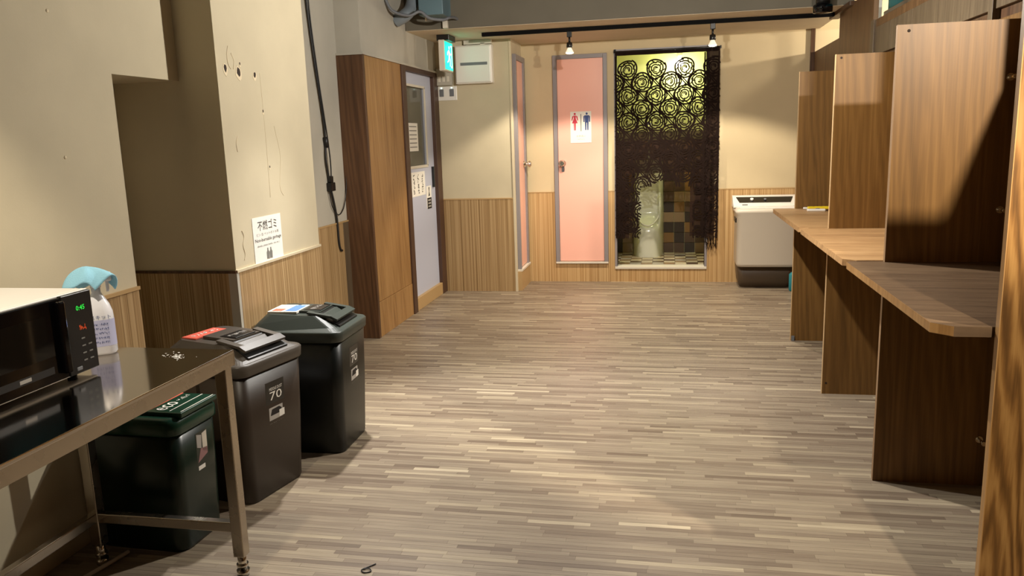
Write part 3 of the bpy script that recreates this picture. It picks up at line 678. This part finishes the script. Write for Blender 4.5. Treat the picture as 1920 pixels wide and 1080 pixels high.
u.part('rim', G().tube(spline([(-.22+.13*math.cos(a), 8.84-.10-.26*math.sin(max(a, 0)) if 0 <= a <= PI else 8.74, .50+.18*(1-math.sin(a))) for a in [PI*i/10 for i in range(11)]], 4), .009), 'white')
u.part('flush_pipe', G().cyl((-.22, 8.80, 1.17), (-.22, 8.80, 1.55), .016).cyl((-.22, 8.80, 1.55), (-.22, 8.844, 1.55), .03), 'chrome')
s = Thing('toilet_lamp', 'bare glowing lamp behind the top of the lace curtain', 'lamp', (.10, 8.70, 2.18))
s.part('socket', G().lathe((.10, 8.70, 2.20), [(.03, .22), (.03, .05), (.02, .02)], 16), 'white'); s.part('bulb', G().lathe((.10, 8.70, 2.13), [(.018, .09), (.036, .06), (.042, .035), (.03, .01), (.004, 0)], 18), plain('toilet_bulb', (255, 255, 210), .3, emit=(255, 250, 190), es=40))

# ================================================================== washing machine
w = Thing('washing_machine', 'compact white washing machine with black control strip by the far wall', 'washing machine', (.88, 7.70, 0))
wx0, wx1 = .615, 1.16
def wl_(hx, hy, z, cy=7.715, r=.05): return [(.8875+a, cy+b, z) for a, b in rrect(hx, hy, r, 4)]
hx = (wx1-wx0)/2
w.part('base', G().ring([wl_(hx-.05, .12, 0, 7.77), wl_(hx-.03, .13, .06, 7.77), wl_(hx-.012, .155, .225, 7.75)]), 'washbase')
w.part('body', G().ring([wl_(hx-.012, .188, .215), wl_(hx-.002, .192, .24), wl_(hx-.002, .192, .70), wl_(hx+.012, .199, .715), wl_(hx+.012, .199, .735), wl_(hx-.01, .19, .75)]), 'washgrey')
w.part('lid', G().box(wx0+.03, wx1-.03, 7.53, 7.74, .748, .762, .005), 'white')
prof = [(7.70, .75), (7.70, .765), (7.86, .845), (7.915, .85), (7.915, .75)]
w.part('console', G().prism(prof, lambda a, b, d: (d, a, b), wx0-.02, wx1+.01), 'white')
dn = Vector((0, .16, .08)).normalized()
cp = w.part('control_strip', poly_on(G(), (.8875, 7.79, .8105), X_, dn, [(-.235, -.045), (.225, -.045), (.255, .055), (-.262, .055)], .003), 'blackgloss')
nn = Vector((1, 0, 0)).cross(dn)
c0 = Vector((.8875, 7.79, .8105))+nn*.003
w.part('dial', G().cyl(c0+Vector((-.12, 0, 0)), c0+Vector((-.12, 0, 0))+nn*.015, .015), 'white', cp); w.part('dial', G().cyl(c0+Vector((0, 0, 0)), c0+nn*.012, .011), 'greymetal', cp)
w.part('side_handle', G().box(wx0-.008, wx0+.004, 7.60, 7.80, .62, .66, .003), 'black')
w.part('badge', quad_on(G(), (.70, 7.7165, .7735), X_, dn, .05, .012, .001), 'ink')
s = Thing('teal_container', 'small teal plastic container on the floor beside the washing machine', 'container', (1.13, 7.50, 0))
s.part('body', G().ring([[(1.13+a, 7.49+b, z) for a, b in rrect(q, q*.8, .012, 3)] for q, z in ((.04, 0), (.045, .01), (.045, .15), (.03, .17))]), 'teal')
s.part('cap', G().cyl((1.13, 7.49, .168), (1.13, 7.49, .195), .018), 'black')

# ================================================================== booth partitions and counters
PT = .022
def partition(Y, label, edge='ply_edge', top=1.825, bolts=(), holes=(), mat='ply'):
    t = Thing('booth_partition', label, 'partition', (1.07, Y-PT/2, 0), group='plywood booth partitions')
    t.part('panel', G().box(.8425, 1.301, Y-PT, Y, 0, top), mat)
    t.part('edge_band', G().box(.8405, .843, Y-PT-.0005, Y+.0005, 0, top+.0005), edge)
    for x, z in holes: t.part('screw_hole', G().cyl((x, Y-PT-.0008, z), (x, Y-PT+.002, z), .006, n=10), 'hole')
    for x, z in bolts: t.part('bolt', G().cyl((x, Y-PT-.003, z), (x, Y-PT, z), .014, n=14).cyl((x, Y-PT-.045, z), (x, Y-PT-.002, z), .006, n=10).cyl((x, Y-PT-.052, z), (x, Y-PT-.044, z), .009, n=12), 'chrome')
    return t
pA = partition(5.68, 'plywood partition next to the washing machine, with a small metal foot bracket', holes=())
pA.part('bracket', G().box(.846, .866, 5.68-PT-.014, 5.68-PT, 0, .035, .002), 'greymetal')
partition(4.50, 'plywood partition between the two counters, pale lit edge, behind the dark-shadowed one', holes=((.868, 1.807), (.862, .062)))
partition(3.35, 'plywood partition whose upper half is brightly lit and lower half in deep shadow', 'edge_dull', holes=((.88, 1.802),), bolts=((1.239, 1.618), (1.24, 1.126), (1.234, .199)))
partition(2.22, 'bold-grained plywood partition at the open end of the booth row', 'bwood', mat='ply_bold')
def counter(Yn, Yf, label, mat='counter'):
    t = Thing('counter_board', label, 'counter', (1.0, (Yn+Yf)/2, .894), group='booth counter boards')
    pts = [(.745, Yn), (1.30, Yn), (1.30, Yf-PT-.001), (.84, Yf-PT-.001), (.84, Yf), (.715, Yf), (.70, Yf-.02), (.70, Yn+.045)]
    t.part('board', G().prism(pts, lambda a, b, d: (a, b, d), .896, .924), mat)
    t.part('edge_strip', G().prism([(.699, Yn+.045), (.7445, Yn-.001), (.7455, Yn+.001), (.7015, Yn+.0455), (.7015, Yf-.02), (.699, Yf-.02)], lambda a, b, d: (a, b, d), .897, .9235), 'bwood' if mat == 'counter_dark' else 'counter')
    if mat == 'counter': t.part('cleat', G().box(.80, 1.29, Yn+.004, Yn+.03, .862, .8965), 'ply_dark')
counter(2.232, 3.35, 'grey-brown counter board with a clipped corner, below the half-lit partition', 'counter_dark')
counter(3.37, 4.50, 'brightly lit middle counter board between two partitions')
counter(4.515, 5.68, 'counter board holding the yellow cutter, beside the washing machine')
# cutters on the far counter
s = Thing('yellow_cutter', 'yellow-handled box cutter lying on the counter', 'cutter', (.98, 5.60, .924))
s.part('handle', G().box(.91, 1.06, 5.585, 5.615, .924, .943, .006), 'yellow'); s.part('tip', G().box(1.06, 1.09, 5.588, 5.612, .926, .940, .003), 'bwood_dark'); s.part('end_cap', G().box(.885, .912, 5.59, 5.61, .9245, .938, .004), 'white')
s = Thing('white_cutter', 'white-handled box cutter lying in front of the yellow one', 'cutter', (.96, 5.46, .924))
s.part('handle', G().box(.885, 1.0, 5.44, 5.47, .924, .940, .006), 'white'); s.part('tip', G().box(1.0, 1.045, 5.443, 5.467, .926, .937, .003), 'bwood_dark'); s.part('slider', G().box(.94, .965, 5.45, 5.46, .939, .944, .001), 'greymetal')
# things seen above the booth partition
s = Thing('teal_drape', 'teal cloth hanging beyond the top of the booth partition', 'drape', (1.65, 6.1, 1.7))
g = G(); g.grid([[(1.68+.012*math.sin(k*.9), 5.0+k*.0705, z) for k in range(29)] for z in (1.7, 2.0, 2.3, 2.70)]); s.part('cloth', g, 'teal')
s.part('hem_band', G().box(1.650, 1.664, 5.0, 6.97, 2.30, 2.34), 'greymetal')
s = Thing('white_post', 'white upright post beside the teal cloth beyond the partition', 'post', (1.6, 6.94, 0))
s.part('shaft', G().box(1.585, 1.625, 6.92, 6.96, 0, ZC, .003), 'white'); s.part('foot', G().box(1.565, 1.645, 6.90, 6.98, 0, .02, .003), 'white')
s = Thing('ceiling_lamp', 'small round lamp hung behind the booth partition', 'lamp', (1.44, 1.63, 2.24))
s.part('cord', G().cyl((1.44, 1.63, 2.27), (1.44, 1.63, ZC), .005, n=8), 'black'); s.part('bulb', G().lathe((1.44, 1.63, 2.235), [(.012, .04), (.024, .03), (.026, .015), (.004, .0)], 16), 'bulb')
s = Thing('ceiling_lamp', 'small round lamp behind the low board near the far wall', 'lamp', (2.3, 7.2, 2.3))
s.part('cord', G().cyl((2.3, 7.2, 2.33), (2.3, 7.2, ZC), .005, n=8), 'black'); s.part('bulb', G().lathe((2.3, 7.2, 2.305), [(.012, .04), (.024, .03), (.026, .015), (.004, .0)], 16), 'bulb')
s = Thing('table_spotlight', 'black ceiling spotlight aimed down at the steel table', 'spotlight', (-1.43, 1.49, 2.36))
s.part('stem', G().cyl((-1.42, 1.49, 2.46), (-1.42, 1.49, ZC), .008, n=8), 'black'); s.part('can', G().cyl((-1.41, 1.49, 2.48), (-1.445, 1.495, 2.362), .035, .04), 'black')
s = Thing('entrance_spotlight', 'black ceiling spotlight aimed at the end booth partition', 'spotlight', (1.0, .48, 2.30))
s.part('stem', G().cyl((1.0, .46, 2.36), (1.0, .46, ZC), .008, n=8), 'black'); s.part('can', G().cyl((1.0, .40, 2.38), (1.0, .49, 2.262), .035, .04), 'black')

# ================================================================== rubbish bins
def bin_body(t, hx, hy, H, mat, taper=.88):
    """front of the bin is local +x"""
    L = [[(a, b, z) for a, b in rrect(hx*k, hy*k, .045, 5)] for k, z in ((taper-.02, 0), (taper, .012), ((1+taper)/2, H*.5), (.975, H-.04))]
    return t.part('body', G().ring(L), mat)
def lidded_bin(name, label, loc, rz, hx, hy, H, bm, lm, seed, sticker, group=None):
    t = Thing(name, label, 'trash bin', loc, rz, local=True)
    body = bin_body(t, hx, hy, H, bm)
    # recessed rib on the side faces
    for sy in (-1, 1): t.part('side_rib', G().box(-.02, .0, sy*hy*.955-.004, sy*hy*.955+.004, H*.35, H*.85, .003), bm, body)
    lid = t.part('lid', G().ring([[(a, b, z) for a, b in rrect(hx*k+.004, hy*k+.004, .05, 5)] for k, z in ((.985, H-.05), (1.0, H-.045), (1.01, H-.005), (.985, H+.002))]), lm)
    # dome: long ridge falling to a sloping front
    def loop(x0, x1, hyy, z, zf): return [((x0+x1)/2+a, b, z+(zf-z)*max(0, (a+(x1-x0)/2)/(x1-x0))) for a, b in rrect((x1-x0)/2, hyy, .035, 5)]
    t.part('dome', G().ring([loop(-hx*.98, hx*.98, hy*.98, H, H), loop(-hx*.86, hx*.86, hy*.84, H+.035, H+.012), loop(-hx*.70, hx*.50, hy*.66, H+.072, H+.062)], smooth=False), lm, lid)
    # opening at the front
    t.part('opening', G().prism([(hx*.42, H+.058), (hx*.90, H+.010), (hx*.90, H+.016), (hx*.42, H+.066)], lambda a, b, d: (a, d, b), -hy*.60, hy*.60), 'black', lid)
    # raised flap with U-shaped handle
    fl_ = t.part('flap', G().prism([(-hx*.30, H+.070), (hx*.42, H+.062), (hx*.42, H+.074), (-hx*.30, H+.080)], lambda a, b, d: (a, d, b), -hy*.40, hy*.40), lm, lid)
    hg_ = G().prism([(hx*.70, H+.050), (hx*.84, H+.036), (hx*.86, H+.046), (hx*.72, H+.062)], lambda a, b, d: (a, d, b), -hy*.62, hy*.62)
    for sy in (-1, 1): hg_.prism([(hx*.20, H+.070), (hx*.72, H+.050), (hx*.74, H+.060), (hx*.20, H+.080)], lambda a, b, d: (a, d, b), sy*hy*.62, sy*hy*.46)
    t.part('handle', hg_, lm, lid)
    dn_ = Vector((hx*.72, 0, -.008)).normalized(); zt = H+.078
    t.part('lid_panel', G().box(hx*.02, hx*.40, -hy*.30, hy*.30, H+.074, H+.0795, .002), 'black', lid)
    t.part('small_print', strokes_local((hx*.2, 0, H+.0802), (0, 1, 0), (-1, 0, 0), hy*.5, hx*.14, 9, seed, .0035), 'silverprint', lid)
    if sticker == 'red':
        st = t.part('sticker', G().box(-hx*.68, -hx*.34, -hy*.55, hy*.35, H+.071, H+.0765), 'red', lid)
        t.part('sticker_text', strokes_local((-hx*.5, -hy*.1, H+.0772), (0, 1, 0), (-1, 0, 0), hy*.7, hx*.15, 8, seed+1, .006), 'paper', lid)
    elif sticker == 'blue':
        st = t.part('sticker', G().box(-hx*.70, -hx*.05, -hy*.55, hy*.25, H+.070, H+.0795), 'paper', lid)
        t.part('sticker_picture', G().box(-hx*.34, -hx*.08, -hy*.50, hy*.20, H+.0793, H+.0803), 'blue', lid); t.part('sticker_picture', G().box(-hx*.64, -hx*.40, -hy*.50, -hy*.20, H+.0793, H+.0803), 'red', lid)
    # front label
    X0 = lambda z: hx*(.88+(.975-.88)*z/H)+.0015
    cz = H*.66; sl = Vector((X0(cz+.1)-X0(cz-.1), 0, .2)).normalized(); c = Vector((X0(cz), 0, cz)); lw, lh = .115, .19
    lb = t.part('label', quad_on(G(), c, (0, 1, 0), sl, lw, lh, .0008), 'black')
    nr = Vector((0, 1, 0)).cross(sl); P = lambda a, b: tuple(c+Vector((0, a, 0))+sl*b+nr*.0009)
    t.text('MIDDLE DUST', P(0.005, .062), (0, 1, 0), sl, .08, .013, 'paper', lb); t.text('70', P(0.004, .032), (0, 1, 0), sl, .075, .036, 'paper', lb)
    t.part('label_picture', quad_on(G(), P(0, -.045), (0, 1, 0), sl, .085, .055, .0004), 'silverprint', lb)
    t.part('label_picture', poly_on(G(), P(0, -.040), (0, 1, 0), sl, [(-.035, -.012), (.03, -.012), (.036, .006), (.02, .016), (-.025, .014)], .0008), 'ink', lb)
    t.part('price_tag', quad_on(G(), P(.036, -.055), (0, 1, 0), sl, .032, .03, .0011), 'paper', lb)
    t.part('small_print', strokes_local(P(0, -.085), (0, 1, 0), sl, .09, .006, 8, seed+2, .0015), 'greyink', lb)
    return t
def strokes_local(c, right, up, w, h, n, seed, t=.002):
    q = random.Random(seed); r, u = Vector(right).normalized(), Vector(up).normalized(); nr = r.cross(u); c = Vector(c); g = G()
    for i in range(n):
        x = -w/2+w*(i+.5)/n
        for k in range(2):
            p0 = Vector((x+q.uniform(-.4, .4)*w/n, q.uniform(-.5, .5)*h)); p1 = Vector((x+q.uniform(-.4, .4)*w/n, q.uniform(-.5, .5)*h))
            d = (p1-p0).normalized() if (p1-p0).length > 1e-5 else Vector((1, 0)); m_ = Vector((-d.y, d.x))*t/2
            g.add([tuple(c+r*p.x+u*p.y+nr*.0006) for p in (p0+m_, p1+m_, p1-m_, p0-m_)], [(0, 1, 2, 3)])
    return g
lidded_bin('trash_bin', 'dark brown plastic trash bin with red lid sticker beside the steel table', (-1.826, 2.97, 0), math.radians(-12), .225, .20, .60, 'bin_brown', 'lid_brown', 40, 'red')
lidded_bin('trash_bin', 'blackish green trash bin with blue picture sticker on the lid, by the pillar', (-1.715, 3.495, 0), math.radians(2), .225, .195, .60, 'bin_green', 'lid_green', 50, 'blue')
# green eco bin
EH = .505
t = Thing('trash_bin', 'glossy green trash bin with flat eco lid behind the steel table leg', 'trash bin', (-1.905, 2.505, 0), math.radians(-2), local=True)
hx, hy = .205, .135
body = bin_body(t, hx, hy, EH, 'bin_eco', .92)
lid = t.part('lid', G().ring([[(a, b, z) for a, b in rrect(hx*k+.004, hy*k+.004, .045, 5)] for k, z in ((.985, EH-.055), (1., EH-.05), (1., EH-.012), (.96, EH), (.90, EH+.010))]), 'lid_eco')
fl_ = t.part('flap', G().box(hx*.08, hx*1.04, -hy*.72, hy*.90, EH+.004, EH+.024, .005), 'lid_eco', lid)
t.part('red_label', G().box(hx*.12, hx*.36, -hy*.55, hy*.86, EH+.0235, EH+.0248), 'red', lid)
t.text('eco', (hx*.55, -hy*.25, EH+.0245), (0, 1, 0), (-1, 0, 0), .09, .042, 'paper', lid)
t.part('small_print', strokes_local((hx*.53, hy*.45, EH+.0245), (0, 1, 0), (-1, 0, 0), .07, .024, 8, 61, .0028), 'paper', lid)
for xx in (.76, .98): t.part('lid_line', G().box(hx*xx-.0015, hx*xx+.0015, -hy*.6, hy*.85, EH+.0236, EH+.0248), 'paper', lid)
X0 = lambda z: hx*(.92+(.975-.92)*z/EH)+.0015
cz = EH*.68; sl = Vector((X0(cz+.1)-X0(cz-.1), 0, .2)).normalized(); c = Vector((X0(cz), .02, cz)); nr = Vector((0, 1, 0)).cross(sl)
lb = t.part('label', quad_on(G(), c, (0, 1, 0), sl, .07, .15, .0008), 'bin_eco')
P = lambda a, b: tuple(c+Vector((0, a, 0))+sl*b+nr*.0009)
for a, b, pts, m_ in ((0, .04, [(-.03, -.02), (-.005, -.03), (.0, .02), (-.03, .03)], 'silverprint'), (.015, .03, [(-.012, -.035), (.015, -.045), (.016, .04), (-.012, .035)], 'offwhite'), (.0, -.01, [(-.03, -.03), (.03, -.01), (.03, .015), (-.01, .02)], plain('label_rose', (150, 110, 110), .5)), (0, -.062, [(-.03, -.008), (.01, -.008), (.01, .008), (-.03, .008)], 'paper')):
    t.part('label_picture', poly_on(G(), P(a, b), (0, 1, 0), sl, pts, .0005), m_, lb)

# ================================================================== stainless table
tb = Thing('steel_table', 'stainless steel work table with square legs against the left wall', 'table', (-1.77, 1.72, 0))
tx0, tx1, ty0, ty1, tz = -2.136, -1.412, 1.02, 2.315, .793
tb.part('top', G().box(tx0, tx1, ty0, ty1, tz-.012, tz, .003), 'steel')
ap = tb.part('apron', G().box(tx1-.004, tx1-.0005, ty0, ty1, tz-.052, tz-.010).box(tx0, tx1, ty1-.004, ty1-.0005, tz-.052, tz-.010).box(tx0, tx1, ty0+.0005, ty0+.004, tz-.052, tz-.010), 'steel_leg')
LG = [(-1.433, 2.272), (-1.985, 2.272), (-1.433, 1.07), (-1.985, 1.07)]
for (x, y) in LG:
    l_ = tb.part('leg', G().box(x-.02, x+.02, y-.02, y+.02, .075, tz-.012, .003), 'steel_leg')
    tb.part('foot', G().cyl((x, y, .02), (x, y, .08), .015).cyl((x, y, .0), (x, y, .022), .019, .022).cyl((x, y, .035), (x, y, .045), .02), 'chrome', l_)
for (x0, x1, y0, y1) in ((-1.985, -1.433, 2.255, 2.285), (-1.985, -1.433, 1.055, 1.085), (-2.0, -1.97, 1.07, 2.272)):
    tb.part('rail', G().box(x0, x1, y0, y1, .165, .2, .003), 'steel_leg')
sp = G(); q = random.Random(9)
for k in range(60):
    a = q.gauss(0, .02); b = q.gauss(0, .04); r = q.uniform(.0015, .005)
    x, y = -1.56+a-b*.5, 2.22+b*.5
    if x < tx1-.02 and y < ty1-.01: sp.cyl((x, y, tz-.0002), (x, y, tz+.0006), r, r*.5, 6)
tb.part('water_spots', sp, plain('water_spots', (220, 218, 212), .5))['kind'] = 'stuff'

# ================================================================== microwave
mx1, mx0, my0, my1, mz0, mz1 = -1.70, -2.07, 1.545, 2.045, .808, 1.05
mw = Thing('microwave', 'black-fronted microwave oven with white top on the steel table', 'microwave', (-1.88, 1.80, tz))
mw.part('casing', G().box(mx0, mx1-.03, my0, my1, mz0, mz1, .006), 'white')
mw.part('front_bezel', G().box(mx1-.032, mx1-.012, my0, my1, mz0-.002, mz1, .002), 'white')
dr = mw.part('door', G().box(mx1-.02, mx1, my0+.002, my1-.125, mz0+.004, mz1-.004, .004), 'blackgloss')
mw.part('window', G().box(mx1-.001, mx1+.001, my0+.03, my1-.19, mz0+.045, mz1-.045), 'darkglass', dr)
mw.part('window_sill', G().box(mx1-.001, mx1+.0012, my0+.03, my1-.18, mz0+.03, mz0+.05), plain('dark_grey', (44, 44, 44), .3), dr)
mw.part('brand_mark', G().box(mx1+.001, mx1+.0018, my1-.305, my1-.265, mz0+.035, mz0+.045), 'silverprint', dr)
mw.part('handle', G().box(mx1-.001, mx1+.018, my1-.152, my1-.126, mz0+.02, mz1-.012, .006), 'blackgloss', dr)
cpn = mw.part('control_panel', G().box(mx1-.02, mx1, my1-.122, my1-.002, mz0+.002, mz1-.002, .003), 'black')
mw.text('0:45', (mx1+.0005, my1-.052, mz1-.048), (0, 1, 0), Z_, .034, .014, 'led', cpn, 'display_digits')
mw.part('warning_print', strokes_local((mx1+.0003, my1-.05, mz1-.108), (0, 1, 0), Z_, .03, .018, 5, 71, .0018), 'ledred', cpn)
for r_ in range(4):
    for c_ in range(2 if r_ else 1): mw.part('button_mark', G().box(mx1, mx1+.0006, my1-.062+c_*.026, my1-.048+c_*.026, mz1-.142-r_*.022, mz1-.138-r_*.022), 'greyink', cpn)
mw.part('door_button', G().box(mx1-.001, mx1+.003, my1-.095, my1-.075, mz0+.012, mz0+.022, .001), 'greymetal', cpn)
for x in (mx0+.04, mx1-.06):
    for y in (my0+.04, my1-.05): mw.part('foot', G().cyl((x, y, tz-.0005), (x, y, mz0+.004), .014, n=10), 'black')
# ================================================================== spray bottle with cloth
bx, by = -1.838, 2.235
sb = Thing('spray_bottle', 'white spray bottle with lilac label behind the microwave', 'bottle', (bx, by, tz), math.radians(38))
sb.part('body', G().ring([[(bx+a, by+b, tz+z) for a, b in rrect(.043*k, .043*k*.8, .028*k, 5)] for k, z in ((.86, 0), (1, .008), (1, .12), (.97, .14), (.8, .165), (.5, .19), (.32, .205), (.32, .225))]), 'bottle')
lbw = sb.part('label', G().ring([[(bx+a, by+b, tz+z) for a, b in rrect(.0437, .0437*.8, .0285, 5)] for z in (.03, .118)], False, False), 'labelblue')
cd_ = Vector((.78, -.62, 0)); rt = Vector((.62, .78, 0))
yfront = by-.0437*.8-.0008
sb.text('スキット', (bx+.004, yfront, tz+.128), X_, Z_, .06, .013, 'navy', name='lettering')
for k in range(5): sb.part('small_print', strokes((bx, yfront, tz+.105-k*.015), X_, Z_, .05, .007, 9, 80+k, .0016), 'navy', lbw)
sb.part('trigger_head', G().cyl((bx, by, tz+.222), (bx, by, tz+.245), .016).box(bx-.03, bx+.05, by-.014, by+.014, tz+.24, tz+.27, .006).box(bx+.03, bx+.04, by-.008, by+.008, tz+.205, tz+.245, .003), 'bottle')
# cloth: draped square sheet
def drape():
    rows = []; n = 24
    for j in range(n+1):
        row = []
        for i in range(n+1):
            u_, v_ = -1+2*i/n, -1+2*j/n
            r = math.hypot(u_, v_); a = math.atan2(v_, u_)
            rad = .10*math.sin(min(r, 1.3)*1.05)*(1+.16*math.sin(3*a+.6)*min(1, r)); z = .292-.055*r**1.6*(1-.35*max(0, math.cos(a)))+.008*math.sin(5*a+1)*r
            row.append((bx-.028+rad*math.cos(a)*.95, by+rad*math.sin(a)*.62, tz+z))
        rows.append(row)
    return rows
rw = drape()
cb = mk('cleaning_cloth', G().grid(rw), 'clothblue', off=(bx, by, tz+.2)); cb.location = (bx, by, tz+.2)
tag(cb, 'light blue knitted cloth draped over the spray bottle head', 'cloth')
m_ = cb.modifiers.new('thick', 'SOLIDIFY'); m_.thickness = .004
# ================================================================== cables, small floor items
tag(mk('power_cord', G().tube(spline([(-2.10, 1.70, .78), (-2.11, 1.72, .6), (-2.12, 1.78, .35), (-2.12, 1.84, .16), (-2.09, 1.92, .03), (-2.04, 2.0, .012), (-1.98, 2.12, .012), (-1.95, 2.24, .012), (-1.93, 2.34, .012)], 8), .007), 'cable_white'),
    'pale power cord running down the wall and under the steel table', 'cable')
xc = -2.316
s = Thing('hanging_cable', 'black cable with a plug connector hanging on the recessed wall', 'cable', (xc, 5.2, .7))
s.part('cord', G().tube(spline([(xc, 5.03, 2.70), (xc, 5.045, 2.37), (xc, 5.10, 2.0), (xc, 5.165, 1.669), (xc, 5.185, 1.48), (xc, 5.17, 1.35), (xc, 5.20, 1.20)], 8), .0075), 'cable')
s.part('cord', G().tube(spline([(xc+.01, 5.05, 2.70), (xc+.01, 5.06, 2.30), (xc+.01, 5.12, 1.9), (xc+.012, 5.195, 1.49), (xc+.012, 5.215, 1.32), (xc+.01, 5.21, 1.20)], 8), .005), 'cable')
s.part('splice', G().cyl((xc+.004, 5.178, 1.50), (xc+.004, 5.19, 1.43), .016, n=10), 'cable')
s.part('plug', G().box(xc-.014, xc+.022, 5.175, 5.255, 1.13, 1.19, .006).box(xc-.01, xc+.018, 5.19, 5.235, 1.19, 1.235, .006), 'black')
s.part('tail', G().tube(spline([(xc, 5.22, 1.13), (xc, 5.26, 1.02), (xc, 5.285, .90), (xc, 5.29, .76), (xc, 5.31, .705), (xc, 5.335, .695)], 8), .0085), 'cable')
s.part('loop_wire', G().tube(spline([(xc, 5.18, 1.15), (xc, 5.22, 1.02), (xc, 5.32, .955), (xc, 5.42, 1.0), (xc, 5.485, 1.12), (xc, 5.50, 1.25)], 8), .0035), 'cable')
tag(mk('thread_scrap', G().tube(spline([(-1.00, 2.40, .003), (-1.02, 2.375, .003), (-1.035, 2.355, .003), (-1.02, 2.340, .003), (-1.0, 2.350, .003), (-1.01, 2.365, .004), (-1.03, 2.36, .004)], 6), .0022, 6), 'cable'),
    'curled scrap of black thread on the strip floor', 'thread')
